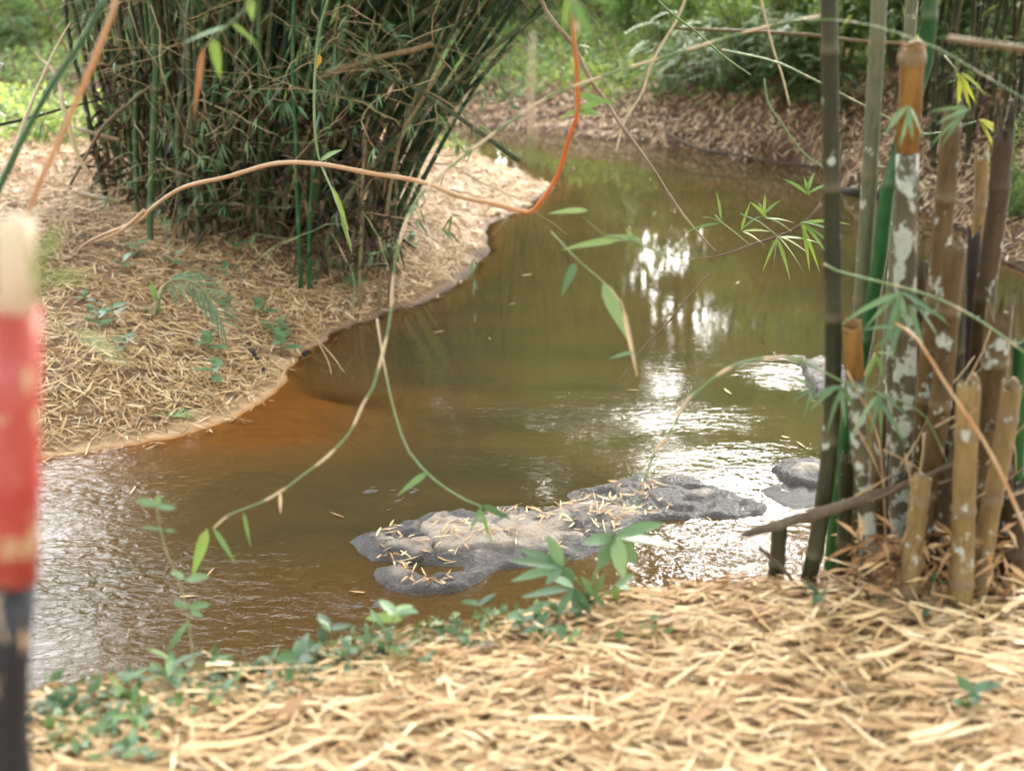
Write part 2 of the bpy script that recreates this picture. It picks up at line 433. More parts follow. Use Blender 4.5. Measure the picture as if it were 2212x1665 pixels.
sand = mixc(nt, f2, (.40, .25, .13), (.56, .38, .22))
wet = mixc(nt, f1, (.36, .15, .035), (.46, .21, .055))
wet = mixc(nt, ramp(nt, f3, [(.35, (0, 0, 0)), (.7, (.6, .6, .6))]), wet, (.20, .095, .03))
sandm = ramp(nt, math_(nt, 'ADD', sd, math_(nt, 'MULTIPLY', math_(nt, 'SUBTRACT', f1, .5), .25)), [(.05, (1, 1, 1)), (.20, (0, 0, 0))])
sandm = math_(nt, 'MULTIPLY', sandm, attr(nt, 'sandy'))
c = mixc(nt, sandm, soil, sand)
wetd = mixc(nt, attr(nt, 'sandy'), (.075, .042, .022), wet)
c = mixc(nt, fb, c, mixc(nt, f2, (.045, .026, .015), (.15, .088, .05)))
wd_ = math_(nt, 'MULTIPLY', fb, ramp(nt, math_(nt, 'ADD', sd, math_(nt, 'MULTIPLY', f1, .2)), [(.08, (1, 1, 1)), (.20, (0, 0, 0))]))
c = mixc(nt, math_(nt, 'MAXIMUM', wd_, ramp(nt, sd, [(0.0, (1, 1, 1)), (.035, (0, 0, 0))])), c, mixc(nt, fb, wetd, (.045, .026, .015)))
rg = ramp(nt, sd, [(0.01, (.65, .65, .65)), (.06, (.9, .9, .9))])
nt.links.new(prin(nt, c, rg, bump(nt, f2, .5, .02), .3), out.inputs[0])
M_earth = m
mb = MB(); mb.add(np.stack([GX.ravel(), GY.ravel(), gh], 1), grid_faces(len(gx), len(gy)))
g = mb.build('ground', M_earth, attrs={'farbank': (gb == 1) * 1.0, 'shore': gd, 'sandy': np.where(gb == 0, sstep(-GY.ravel(), -8.4, -6.6), .15)}); g['kind'] = 'structure'

# ------------------------------------------------------------------ water
wx = axis([(-16, -5, .5), (-5, 6, .05), (6, 16, .5)]); wy = axis([(1.6, 2.6, .2), (2.6, 10, .045), (10, 22, .1)])
WX, WY = np.meshgrid(wx, wy); wh, wd, wb = land(WX, WY); X, Y = WX.ravel(), WY.ravel()
rip = .009 + .03 * sstep(-Y, -8.5, -6)
for u, v, rx, ry, a in [(230, 1060, .75, .5, .55), (300, 1260, .8, .45, .75), (1640, 1230, .8, .55, .85), (1720, 1060, .5, .4, .6), (1230, 895, .9, .22, .3), (1000, 1000, .8, .2, .25), (1600, 985, .9, .25, .16), (820, 1080, .4, .15, .35), (700, 1290, .5, .25, .55), (950, 1320, .8, .25, .55), (600, 1400, 1.2, .3, .35), (1750, 800, .35, .3, .5), (1100, 860, 1.0, .2, .1)]:
    rip = np.maximum(rip, a * blob(X, Y, u, v, 0, rx, ry))
mb = MB(); mb.add(np.stack([X, Y, np.zeros(len(X))], 1), grid_faces(len(wx), len(wy)))
m, nt, out = new_mat('stream_water')
dep = attr(nt, 'depth'); rp = attr(nt, 'ripple')
tc = nt.nodes.new('ShaderNodeTexCoord').outputs['Object']
h1 = noise(nt, 16, 2, .5, tc, (.75, 1.5, 1), .6); h2 = noise(nt, 48, 2, .55, tc, (.7, 1.5, 1), .4); h3 = noise(nt, 3.2, 1, .5, tc, (.6, 1.6, 1), .3)
hh = math_(nt, 'ADD', math_(nt, 'ADD', math_(nt, 'MULTIPLY', h1, .020), math_(nt, 'MULTIPLY', h2, .0045)), math_(nt, 'MULTIPLY', h3, .03))
hh = math_(nt, 'MULTIPLY', hh, rp)
b = nd(nt, 'ShaderNodeBump', Strength=1.0, Distance=1.0); nt.links.new(hh, b.inputs['Height']); bn = b.outputs[0]
fr = nd(nt, 'ShaderNodeFresnel', IOR=1.34); nt.links.new(bn, fr.inputs['Normal'])
gl = nd(nt, 'ShaderNodeBsdfGlossy', Roughness=.02); gl.inputs['Color'].default_value = (.97, .97, .97, 1); nt.links.new(bn, gl.inputs['Normal'])
tr = nd(nt, 'ShaderNodeBsdfTransparent'); tr.inputs['Color'].default_value = (.93, .82, .62, 1)
df = nd(nt, 'ShaderNodeBsdfDiffuse')
flow = noise(nt, 1.6, 4, .55, tc, (.5, 1.6, 1), 1.2)
deepc = mixc(nt, ramp(nt, dep, [(.05, (0, 0, 0)), (.32, (1, 1, 1))]), (.155, .080, .026), (.050, .041, .016))
deepc = mixc(nt, ramp(nt, flow, [(.35, (0, 0, 0)), (.7, (.35, .35, .35))]), deepc, (.12, .068, .025))
nt.links.new(deepc, df.inputs[0])
mk = math_(nt, 'SUBTRACT', 1.0, math_(nt, 'POWER', 2.718, math_(nt, 'MULTIPLY', dep, -7.0)))
x1 = nt.nodes.new('ShaderNodeMixShader'); nt.links.new(mk, x1.inputs[0]); nt.links.new(tr.outputs[0], x1.inputs[1]); nt.links.new(df.outputs[0], x1.inputs[2])
x2 = nt.nodes.new('ShaderNodeMixShader'); nt.links.new(fr.outputs[0], x2.inputs[0]); nt.links.new(x1.outputs[0], x2.inputs[1]); nt.links.new(gl.outputs[0], x2.inputs[2])
nt.links.new(x2.outputs[0], out.inputs[0])
w = mb.build('water', m, attrs={'depth': np.clip(-wh, 0, 1), 'ripple': rip}); w['kind'] = 'structure'

# ------------------------------------------------------------------ rocks
m, nt, out = new_mat('stream_rock')
tn = attr(nt, 'tone'); f1 = noise(nt, 5, 5, .6, dist=.5); f2 = noise(nt, 55, 4, .7)
dry = mixc(nt, f2, (.26, .205, .16), (.46, .38, .30)); wetc = mixc(nt, f2, (.03, .027, .025), (.115, .098, .086))
c = mixc(nt, ramp(nt, math_(nt, 'ADD', tn, math_(nt, 'MULTIPLY', math_(nt, 'SUBTRACT', f1, .5), 1.1)), [(.28, (0, 0, 0)), (.60, (1, 1, 1))]), wetc, dry)
nt.links.new(prin(nt, c, ramp(nt, tn, [(.2, (.28, .28, .28)), (.6, (.8, .8, .8))]), bump(nt, f2, .9, .02), .5), out.inputs[0]); M_rock = m
def rock_sheet(name, outline, z0, top, label, dips=(), step=.012, rough=.06, edge=.26, seed=1, tonebias=0., extra=None, group=None):
    poly = np.array([onz(u, v, z0)[:2] for u, v in outline]); poly = np.vstack([chaikin(np.vstack([poly, poly[:1]]), 2)[:-1]])
    lo, hi = poly.min(0) - .35, poly.max(0) + .35
    xs, ys = np.arange(lo[0], hi[0], step), np.arange(lo[1], hi[1], step); GX, GY = np.meshgrid(xs, ys); x, y = GX.ravel(), GY.ravel()
    d, _, ins = seg_info(x, y, poly); s = np.where(ins, d, -d)
    s = s + .07 * fbm(x * 7, y * 7, seed)
    rid = 1 - np.abs(fbm(x * 4.2 + .3 * fbm(x * 3, y * 3, 8), y * 6.5, seed + 3, 3)) * 5
    crust = 1 - sstep(s, .05, .22)
    cx, cy = x * 3.1 + .5 * fbm(x * 5, y * 5, seed + 2), y * 4.3 + .5 * fbm(x * 5, y * 5, seed + 4)
    ci, cj = np.floor(cx).astype(np.int64), np.floor(cy).astype(np.int64); f1 = np.full(len(x), 9.); f2 = f1.copy(); cid = np.zeros(len(x)); tx = cid.copy(); ty = cid.copy()
    for di in (-1, 0, 1):
        for dj in (-1, 0, 1):
            px_, py_ = ci + di + hash2(ci + di, cj + dj, seed), cj + dj + hash2(ci + di, cj + dj, seed + 50); q = np.hypot(cx - px_, cy - py_)
            nw = q < f1; f2 = np.where(nw, f1, np.minimum(f2, q)); f1 = np.where(nw, q, f1); hsh = hash2(ci + di, cj + dj, seed + 99)
            cid = np.where(nw, hsh, cid); tx = np.where(nw, cx - px_, tx); ty = np.where(nw, cy - py_, ty)
    slab = (cid - .5) * .016 + tx * (cid - .5) * .022 + ty * (.5 - hash2((cid * 999).astype(np.int64), ci * 0, 5)) * .022 - .022 * (1 - sstep(f2 - f1, .0, .10)) * sstep(cid, .25, .6)
    h = slab * sstep(s, 0, .06) + top * (.55 * sstep(s, -.01, .02) + .45 * sstep(s, 0, edge)) * (1 + .7 * fbm(x * 2.2, y * 3.2, seed + 5)) + rough * (.30 + .75 * crust) * fbm(x * 13, y * 16, seed + 7, 6) * sstep(s, -.05, .04) - .02 * np.clip(rid - .66, 0, 1) * 3 * sstep(s, 0, .1)
    h = np.where((s > .03) & (top > .03), np.maximum(h, .012 + .03 * fbm(x * 10, y * 12, seed + 33)), h)
    h = np.where(s < 0, np.minimum(h, s * .55 - .004 + rough * .5 * fbm(x * 9, y * 9, seed)), h)
    jx, jy = x + .16 * fbm(x * 6, y * 6, 71), y + .12 * fbm(x * 6, y * 6, 72)
    for u, v, r, dp in dips: h = h - dp * blob(jx, jy, u, v, z0, r * 1.35, r)
    if extra is not None: h = np.maximum(h, extra(x, y))
    b = np.minimum.reduce([x - lo[0], hi[0] - x, y - lo[1], hi[1] - y])
    h = np.where(b < step * 1.5, -.5, h)
    t = np.clip(h / (top + .01), 0, 1) * .6 + .9 * fbm(x * 3.1, y * 4, seed + 60) + .06 - .38 * (1 - sstep(s, .0, .11)) + tonebias
    mb = MB(); mb.add(np.stack([x, y, h], 1), grid_faces(len(xs), len(ys)), None, t)
    o = mb.build(name, M_rock, origin=(*poly.mean(0), 0)); tag(o, label, 'rock', group)
    F = lambda px_, py_: h[np.argmin((x - px_) ** 2 + (y - py_) ** 2)]
    return o, poly, F
OUT = [(762, 1150), (830, 1132), (895, 1102), (940, 1087), (1040, 1092), (1130, 1076), (1220, 1046), (1310, 1036), (1335, 1024), (1400, 1013), (1480, 1018), (1560, 1040), (1640, 1062), (1668, 1084), (1600, 1099), (1500, 1101), (1430, 1102), (1390, 1122), (1330, 1155), (1250, 1185), (1150, 1205), (1075, 1208), (1040, 1240), (960, 1255), (900, 1264), (820, 1252), (795, 1205), (775, 1170)]
apron = lambda x, y: -.05 + .045 * blob(x, y, 860, 1278, 0, .45, .13) + .025 * blob(x, y, 860, 1100, 0, .3, .1) + .05 * fbm(x * 9, y * 11, 77) - .5 * (1 - blob(x, y, 880, 1270, 0, .75, .24))
rock_o, rock_poly, rock_h = rock_sheet('rock', OUT, .045, .048, 'long low grey rock shelf in midstream strewn with straw coloured leaves', [(950, 1214, .07, .05), (895, 1210, .045, .05), (1010, 1206, .04, .03), (885, 1150, .035, .05), (1190, 1062, .10, .05), (840, 1197, .07, .04)], extra=apron, tonebias=-.08)
rock_sheet('rock', [(1670, 992), (1720, 975), (1800, 980), (1830, 1010), (1790, 1032), (1700, 1028)], .06, .08, 'small flat grey rock behind the bamboo stumps, at the edge of the riffle', seed=23)
rock_sheet('rock', [(1640, 1062), (1690, 1040), (1770, 1048), (1800, 1080), (1740, 1100), (1680, 1092)], .0, .022, 'wet rock barely breaking the riffle at the right tip of the long rock shelf', seed=31, rough=.03)
rock_sheet('rock', [(1735, 775), (1790, 765), (1830, 790), (1820, 850), (1760, 840), (1738, 810)], .05, .09, 'wet rock with orange leaves behind the tall dark bamboo culm', seed=41)
rock_sheet('rock', [(640, 1275), (700, 1242), (800, 1262), (1000, 1280), (1060, 1292), (900, 1322), (720, 1315)], -.01, -.012, 'dark wet ledge awash in front of the left end of the rock shelf', seed=71, rough=.035, tonebias=-.3)
rock_sheet('rock', [(690, 1092), (760, 1058), (860, 1050), (940, 1068), (880, 1092), (800, 1125), (735, 1122)], -.01, -.012, 'dark wet ledge awash behind the left end of the rock shelf', seed=81, rough=.035, tonebias=-.3)
rock_sheet('rock', [(470, 1060), (520, 1035), (600, 1040), (660, 1065), (640, 1090), (540, 1085)], -.06, -.035, 'smooth dark boulder lying under the orange water left of the rock shelf', seed=51, rough=.015, tonebias=-.3)
rock_sheet('rock', [(210, 1240), (300, 1215), (430, 1225), (500, 1245), (420, 1275), (280, 1275)], -.03, -.015, 'submerged dark rock ruffling the current beside the painted post', seed=61, rough=.02, tonebias=-.3)

# ------------------------------------------------------------------ fallen leaves
def strips(mb, x, y, z, L, W, yaw, tone, nx=0, ny=0, pitch=.12, roll=.4, bow=.035):
    n = len(x); ca, sa = np.cos(yaw), np.sin(yaw)
    pt = rng.normal(0, pitch, n); rl = rng.normal(0, roll, n)
    t = norm(np.stack([ca, sa, ca * nx + sa * ny + np.tan(pt)], 1))
    up = norm(np.stack([-np.broadcast_to(nx, n), -np.broadcast_to(ny, n), np.ones(n)], 1)); s = norm(np.cross(up, t)); u2 = np.cross(t, s)
    s = norm(s * np.cos(rl)[:, None] + u2 * np.sin(rl)[:, None])
    c = np.stack([x, y, z], 1); Lh = L[:, None] / 2; B = (rng.normal(0, bow, n) * L)[:, None]; sb = (rng.normal(0, bow * .35, n) * L)[:, None]
    pts = [c - t * Lh - u2 * B + s * sb, c + u2 * np.abs(B) * .3, c + t * Lh - u2 * B + s * sb]
    a0 = rng.uniform(.25, .9, n)[:, None]; V = []
    for p, f in zip(pts, (a0, 1.0, .12)): V += [p + s * (W[:, None] * f / 2), p - s * (W[:, None] * f / 2)]
    V = np.stack(V, 1).reshape(-1, 3); i = np.arange(n)[:, None] * 6
    Q = np.concatenate([i + np.array([[0, 1, 3, 2]]), i + np.array([[2, 3, 5, 4]])], 1).reshape(-1, 4)
    mb.add(V, Q, None, np.repeat(tone, 6))
def litter(mb, n, xr, yr, Lr, Wr, bank, dmin=.06, lift=.03, yaw0=0, yawsd=9, keep=None, tb=(.5, .25), margin=420, pitch=.14, dfade=None):
    x = rng.uniform(*xr, n); y = rng.uniform(*yr, n); z, d, bk = land(x, y)
    u, v, dp = to_px(np.stack([x, y, z], 1))
    k = (bk == bank) & (d > dmin) & (dp > 0) & (u > -margin) & (u < 2212 + margin) & (v > -200) & (v < 1665 + margin * .6)
    if dfade is not None: k &= rng.random(n) < np.clip((d - dmin) / dfade + .08, 0, 1)
    if keep is not None: k &= keep(x, y, d, u, v)
    x, y, z, d = x[k], y[k], z[k], d[k]; e = .02
    nx = (land(x + e, y)[0] - z) / e; ny = (land(x, y + e)[0] - z) / e
    m = len(x); tone = np.clip(rng.normal(tb[0], tb[1], m) + .5 * fbm(x * 1.3, y * 1.3, 91), 0, 1)
    L = rng.uniform(*Lr, m) * rng.uniform(.6, 1, m); W = rng.uniform(*Wr, m)
    yaw = rng.normal(yaw0, yawsd, m)
    strips(mb, x, y, z + rng.random(m) ** 1.5 * lift + .006, L, W, yaw, tone, np.clip(nx, -1.5, 1.5), np.clip(ny, -1.5, 1.5), pitch)
    return m
mb = MB()
cnt = [litter(mb, 75000, (-3.2, 3.6), (1.2, 4.2), (.04, .20), (.0035, .012), 2, .3, .03, 0, .62, tb=(.62, .22)),
       litter(mb, 1100, (-3.0, 3.4), (1.2, 3.4), (.14, .32), (.007, .016), 2, .6, .05, 0, .55, tb=(.66, .25), pitch=.15)]
cnt += [litter(mb, 420, (-3.0, 3.4), (1.2, 3.4), (.06, .16), (.016, .034), 2, .6, .04, 0, 1.2, tb=(.3, .2), pitch=.2)]
o = mb.build('fallen_leaves', M_litter); tag(o, 'thick blurred layer of straw coloured bamboo leaves on the near bank', 'leaf litter', kind='stuff')
mb = MB()
cnt += [litter(mb, 120000, (-8, .6), (5.4, 14.0), (.06, .21), (.0045, .012), 0, .004, .03, .3, 9, tb=(.55, .26), dfade=.12),
        litter(mb, 30000, (-9, .6), (11, 18.0), (.08, .2), (.010, .02), 0, .05, .03, .3, 9, tb=(.5, .24))]
o = mb.build('fallen_leaves', M_litter); tag(o, 'dense carpet of dry bamboo leaves on the bank under the big clump', 'leaf litter', kind='stuff')
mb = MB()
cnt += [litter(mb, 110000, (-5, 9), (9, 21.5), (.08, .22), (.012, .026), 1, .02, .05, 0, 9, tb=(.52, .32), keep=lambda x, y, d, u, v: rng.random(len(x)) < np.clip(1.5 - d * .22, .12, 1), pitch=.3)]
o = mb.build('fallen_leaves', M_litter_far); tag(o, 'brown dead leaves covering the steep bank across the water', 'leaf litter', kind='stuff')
mb = MB(); x, y = [], []
while len(x) < 240:
    p = onz(rng.uniform(780, 1650), rng.uniform(1015, 1260), .09); d, _, ins = seg_info([p[0]], [p[1]], rock_poly)
    if ins[0] and d[0] > .015 and rock_h(*p[:2]) > .005 and float(fbm(p[0] * 5, p[1] * 6, 333)) + .5 > rng.uniform(.42, .62): x.append(p[0]); y.append(p[1])
x = np.array(x); y = np.array(y); z = np.array([rock_h(a, b) for a, b in zip(x, y)]) + .012
strips(mb, x, y, z, rng.uniform(.03, .10, 240), rng.uniform(.006, .012, 240), rng.uniform(0, 6.3, 240), np.clip(rng.normal(.68, .25, 240), 0, 1), pitch=.15)
o = mb.build('fallen_leaves', M_litter); tag(o, 'scattered dry leaves lying on the long rock shelf', 'leaf litter', kind='stuff')
def on_water(n, cond, label, L, W):
    P = np.array([onz(u, v, 0) for u, v in zip(rng.uniform(0, 1800, 9000), rng.uniform(300, 1300, 9000) )])
    h_, d_, b_ = land(P[:, 0], P[:, 1]); P = P[(d_ < -.01) & cond(d_, b_)][:n]; x, y = P[:, 0], P[:, 1]; n = len(x)
    mb = MB(); strips(mb, np.array(x), np.array(y), np.full(n, .006), rng.uniform(*L, n), rng.uniform(*W, n), rng.uniform(0, 6.3, n), np.clip(rng.normal(.5, .28, n), 0, 1), pitch=.02, roll=.05, bow=.02)
    tag(mb.build('floating_leaves', M_litter), label, 'leaf litter', kind='stuff')
on_water(420, lambda d, b: (b == 0) & (d > -.10 * rng.random(len(d)) ** 2 - .01), 'dry leaves floating along the edge of the left bank', (.03, .12), (.005, .012))
on_water(220, lambda d, b: (b == 1) & (d > -.3 * rng.random(len(d)) ** 2 - .02), 'dry leaves floating along the foot of the far bank', (.05, .16), (.01, .02))
on_water(26, lambda d, b: d < -.3, 'a few loose leaves drifting on the open stream', (.04, .10), (.007, .013))
print('litter', cnt)

# ------------------------------------------------------------------ builders for canes, twigs, leaves
def line_px(pts, y):
    """pixel polyline, top first, at depth y (one number or bottom, top) -> points from the bottom up"""
    n = len(pts); yb, yt = (y, y) if not isinstance(y, tuple) else y
    vs = np.array([p[1] for p in pts], float); f = (vs - vs.min()) / max(1, np.ptp(vs))
    return [at(p[0], p[1], yt + (yb - yt) * f[i]) for i, p in enumerate(pts)][::-1]
def to_ground(P):
    p = np.array(P[0]); d = norm(np.array(P[0]) - P[1]); d = d / max(.35, -d[2]) if d[2] < 0 else np.array([0, 0, -1.0])
    h = Hz(p[0], p[1])
    if p[2] > h - .03: q = p + d * (p[2] - h); q[2] = Hz(q[0], q[1]) - .12; return [q] + list(P)
    return P
def arch_up(P, L, bend=.35, out=None):
    d = norm(np.array(P[-1]) - np.array(P[-2])); q = np.array(P[-1]); o = norm(np.array([d[0], d[1], 0]) + 1e-6) if out is None else norm(np.array(out, float))
    res = list(P)
    for k in range(8):
        d = norm(d + o * bend * .16 + np.array([0, 0, -.10 * bend * max(0, k - 2)])); q = q + d * L / 8; res.append(q)
    return res
def side_branch(parent, p0, d0, L, r, mat, leafmat=None, nleaf=0, zig=.35, sub=3, name='side_branch', ltone=.5):
    mb = MB(); d = norm(d0); p = np.array(p0, float); P = [p]; n = max(4, int(L / .09)); forks = []
    for k in range(n):
        d = norm(d + rng.normal(0, zig * .5, 3) + np.array([0, 0, -.05])); p = p + d * L / n; P.append(p)
        if k and rng.random() < sub / n: forks.append((p, d))
    rr = np.linspace(r, r * .35, len(P)); tube(mb, P, rr, 4, np.clip(rng.random(len(P)), 0, 1))
    tips = [(P[-1], d)]
    for q, dd in forks:
        d2 = norm(dd + rng.normal(0, .7, 3)); e = q + d2 * L * rng.uniform(.12, .35); tube(mb, [q, (q + e) / 2 + rng.normal(0, .008, 3), e], [r * .55, r * .45, r * .25], 3, rng.random()); tips.append((e, d2))
    o = mb.build(name, mat, parent)
    if leafmat is not None and nleaf:
        for q, dd in tips:
            lm = MB()
            for k in range(nleaf):
                ld = norm(dd + rng.normal(0, .6, 3) + np.array([0, 0, -.4])); blade(lm, q, ld, rng.normal(0, .5, 3) + np.array([0, 0, 1]), rng.uniform(.07, .14), rng.uniform(.010, .017), .25, np.clip(ltone + rng.normal(0, .25), 0, 1), 3)
            lm.build('leaf_spray', leafmat, o)
    return o
def leaf_px(parent, mat, u, v, u2, v2, y, wpx, tone=.5, dy=0.0, face=.8, shape='lance', name='leaf', droop=.1):
    b = at(u, v, y); t = at(u2, v2, y + dy); d = t - b; L = np.linalg.norm(d); d = d + np.array([0, 0, droop * L])
    up = face * norm(CAM - b) + (1 - face) * np.array([0, 0, 1.0]) + rng.normal(0, .15, 3)
    mb = MB(); blade(mb, b, d, up, L, msize(b, wpx), droop, tone, 6, .2, shape=shape)
    return mb.build(name, mat, parent)
def twig_px(name, label, cat, pts, w, mat, tone=None, leaves=(), leafmat=None, k=6, group=None, band=None, step=.05, wob=.1, stemname='stem', knob=0.0, zig=1.2):
    """pts (u, v, y); leaves (u,v,u2,v2,width,tone[,dy,face])"""
    P = [at(p[0] + rng.normal(0, zig), p[1] + rng.normal(0, zig), p[2]) for p in pts]; S, s = smooth_line(P, step); wl_ = np.interp(np.linspace(0, 1, len(S)), np.linspace(0, 1, len(w)), w)
    r = np.array([msize(q, a) / 2 for q, a in zip(S, wl_)])
    if band: ph = (s / band) % 1.0; tn = np.where(ph < .42, .9, .15) + rng.normal(0, .05, len(S)); r = r * np.where(ph < .42, 1.12, .92)
    elif tone is None: tn = .5 + rng.normal(0, .15, len(S))
    else: tn = np.interp(np.linspace(0, 1, len(S)), np.linspace(0, 1, len(tone)), tone) + rng.normal(0, .07, len(S))
    if knob: r = r * (1 + knob * (np.abs(((s / .17) % 1.0) - .5) < .12))
    mb = MB(); tube(mb, S, r, k, np.clip(tn, 0, 1), wob=wob)
    if not leaves:
        return tag(mb.build(name, mat, origin=S[0]), label, cat, group)
    t = thing(name, S[0], label, cat, group); mb.build(stemname, mat, t)
    A = np.array([[p[0], p[1]] for p in pts], float)
    for q in leaves:
        u, v, u2, v2, wd, tn_ = q[:6]; i = int(np.argmin((A[:, 0] - u) ** 2 + (A[:, 1] - v) ** 2)); y = pts[i][2]
        leaf_px(t, q[8] if len(q) > 8 else (leafmat or M_leaf), u, v, u2, v2, y, wd, tn_, q[6] if len(q) > 6 else rng.normal(0, .03), q[7] if len(q) > 7 else .7)
    return t
def spray(parent, c, spread, n, L, W, mat, y, tone=.5, down=.5, name='leaf', axis=None):
    """a hand of bamboo leaves hanging from one pixel"""
    b = at(c[0], c[1], y)
    for i in range(n):
        a = (i / (n - 1) - .5) * spread if n > 1 else 0
        a0 = axis if axis is not None else -math.pi / 2
        d = CR * math.cos(a0 + a) + np.array([0, 0, 1]) * math.sin(a0 + a) + np.array([0, rng.normal(0, .35), -down * .2])
        mb = MB(); blade(mb, b + rng.normal(0, .004, 3), d, norm(CAM - b) * .6 + np.array([0, 0, .6]) + rng.normal(0, .3, 3), L * rng.uniform(.75, 1.1), W * rng.uniform(.8, 1.1), .22, np.clip(tone + rng.normal(0, .15), 0, 1), 5)
        mb.build(name, mat, parent)

# ------------------------------------------------------------------ painted post
t = thing('painted_post', (*at(35, 1665, 1.2)[:2], .9), 'out of focus bamboo post painted red above and black below, with a bare cut top', 'post')
m, nt, out = new_mat('red_paint')
f = noise(nt, 34, 5, .65, stretch=(1, 1, .55), dist=.2); f2 = noise(nt, 14, 4, .6)
c = mixc(nt, f2, (.33, .022, .018), (.50, .11, .085)); c = mixc(nt, ramp(nt, f, [(.585, (0, 0, 0)), (.62, (1, 1, 1))]), c, (.55, .36, .20))
nt.links.new(prin(nt, c, .45), out.inputs[0]); M_red = m
m, nt, out = new_mat('black_paint')
c = mixc(nt, ramp(nt, noise(nt, 34, 5, .65, stretch=(1, 1, .55)), [(.60, (0, 0, 0)), (.63, (1, 1, 1))]), (.016, .017, .02), (.40, .28, .16))
nt.links.new(prin(nt, c, .5), out.inputs[0]); M_blk = m
m, nt, out = new_mat('cut_bamboo')
c = mixc(nt, noise(nt, 30, 3, .5, stretch=(1, 1, .2)), (.55, .40, .24), (.84, .74, .58)); nt.links.new(prin(nt, c, .6), out.inputs[0]); M_cut = m
pa, pb, pc, pd, pe = [at(u, v, 1.2) for u, v in ((35, 508), (36, 668), (32, 1250), (25, 1668), (22, 1800))]
pe = np.array([pe[0], pe[1], .82]); rp_ = msize(pb, 50)
mb = MB(); P, _ = smooth_line([pb, pa], .05); PP = bamboo(mb, P, rp_ * .82, rp_ * .80, .5, 20, jag=.02, phase=.4); mb.build('cut_top', M_cut, t)
mb = MB(); bamboo(mb, [pc, pb], rp_ * 1.04, rp_ * 1.03, .22, 20, phase=.12); mb.build('red_section', M_red, t)
mb = MB(); bamboo(mb, [pe, pd, pc], rp_ * .96, rp_, .24, 20, phase=.2); mb.build('black_section', M_blk, t)

# ------------------------------------------------------------------ cut bamboo on the near bank
SG = 'cut and standing bamboo canes on the near bank'
def cane(name, label, mat, pts, y, w, inter=.3, jag=None, up=0, bend=.3, k=14, ground=True, phase=None, cat='bamboo cane', extra=None, out=None):
    P = line_px(pts, y)
    r1 = msize(P[-1], w[0]) / 2; r0 = msize(P[0], w[1]) / 2
    if ground: P = to_ground(P)
    if up: P = arch_up(P, up, bend, out); r1 *= .6
    if extra is None:
        mb = MB(); bamboo(mb, P, r0, r1, inter, k, jag, phase)
        o = mb.build(name, mat, origin=P[0]); tag(o, label, cat, SG); return o, P
    t = thing(name, P[0], label, cat, SG)
    mb = MB(); bamboo(mb, P, r0, r1, inter, k, None if extra else jag, phase); mb.build('stalk', mat, t)
    return t, P
ca, Pa = cane('bamboo_cane', 'tall dark olive bamboo cane curving at its foot, nearest the open water', M_dark, [(1790, -30), (1792, 120), (1794, 260), (1797, 430), (1798, 540), (1801, 734), (1796, 929), (1783, 1050), (1765, 1170), (1738, 1294)], (2.98, 3.05), (44, 36), .33, up=4.5, extra=True)
cb, Pb = cane('bamboo_cane', 'tall pale grey green bamboo cane second in from the water', M_grey, [(1900, -30), (1893, 120), (1886, 233), (1878, 389), (1865, 584), (1860, 660), (1853, 860), (1845, 1100)], 3.45, (37, 35), .36, up=4.5, extra=True)
cc, Pc = cane('bamboo_cane', 'arching vivid green bamboo cane passing behind the amber topped stump', M_vivid, [(2012, -30), (2006, 60), (1996, 155), (1962, 260), (1923, 370), (1907, 506), (1892, 613), (1872, 720), (1850, 830), (1826, 945), (1812, 1060), (1800, 1180)], 3.4, (34, 32), .45, up=4.0, extra=True, bend=.5)
cane('bamboo_cane', 'pale blue grey bamboo cane rising behind the amber stump top', M_grey, [(1970, -30), (1966, 60), (1958, 160), (1945, 350), (1930, 600), (1905, 900)], 4.0, (29, 29), .4, up=4)
# tall stump with amber top
t, P = cane('bamboo_stump', 'tall lichen spotted bamboo stump with a bare amber upper joint', M_lich, [(1960, 335), (1957, 450), (1955, 590), (1955, 783), (1951, 929), (1944, 1026), (1948, 1150), (1950, 1250)], 3.05, (48, 50), .26, extra=True, cat='bamboo stump')
q = at(1960, 330, 3.05); q2 = at(1967, 215, 3.05); q3 = at(1972, 112, 3.05); r_ = msize(q, 24)
mb = MB(); bamboo(mb, [q, q2, q3], r_, r_ * 1.06, 2, 16, jag=.025, phase=3); mb.build('amber_joint', M_amber, t)
mb = MB(); tube(mb, [q3 + (0, 0, -.035), q3 + (0, 0, -.026), q3 + (0, 0, -.008), q3], [r_ * 1.06, r_ * 1.22, r_ * 1.22, r_ * 1.08], 16, .5, wob=.04, cap=False); mb.build('node_rim', M_tan, t)
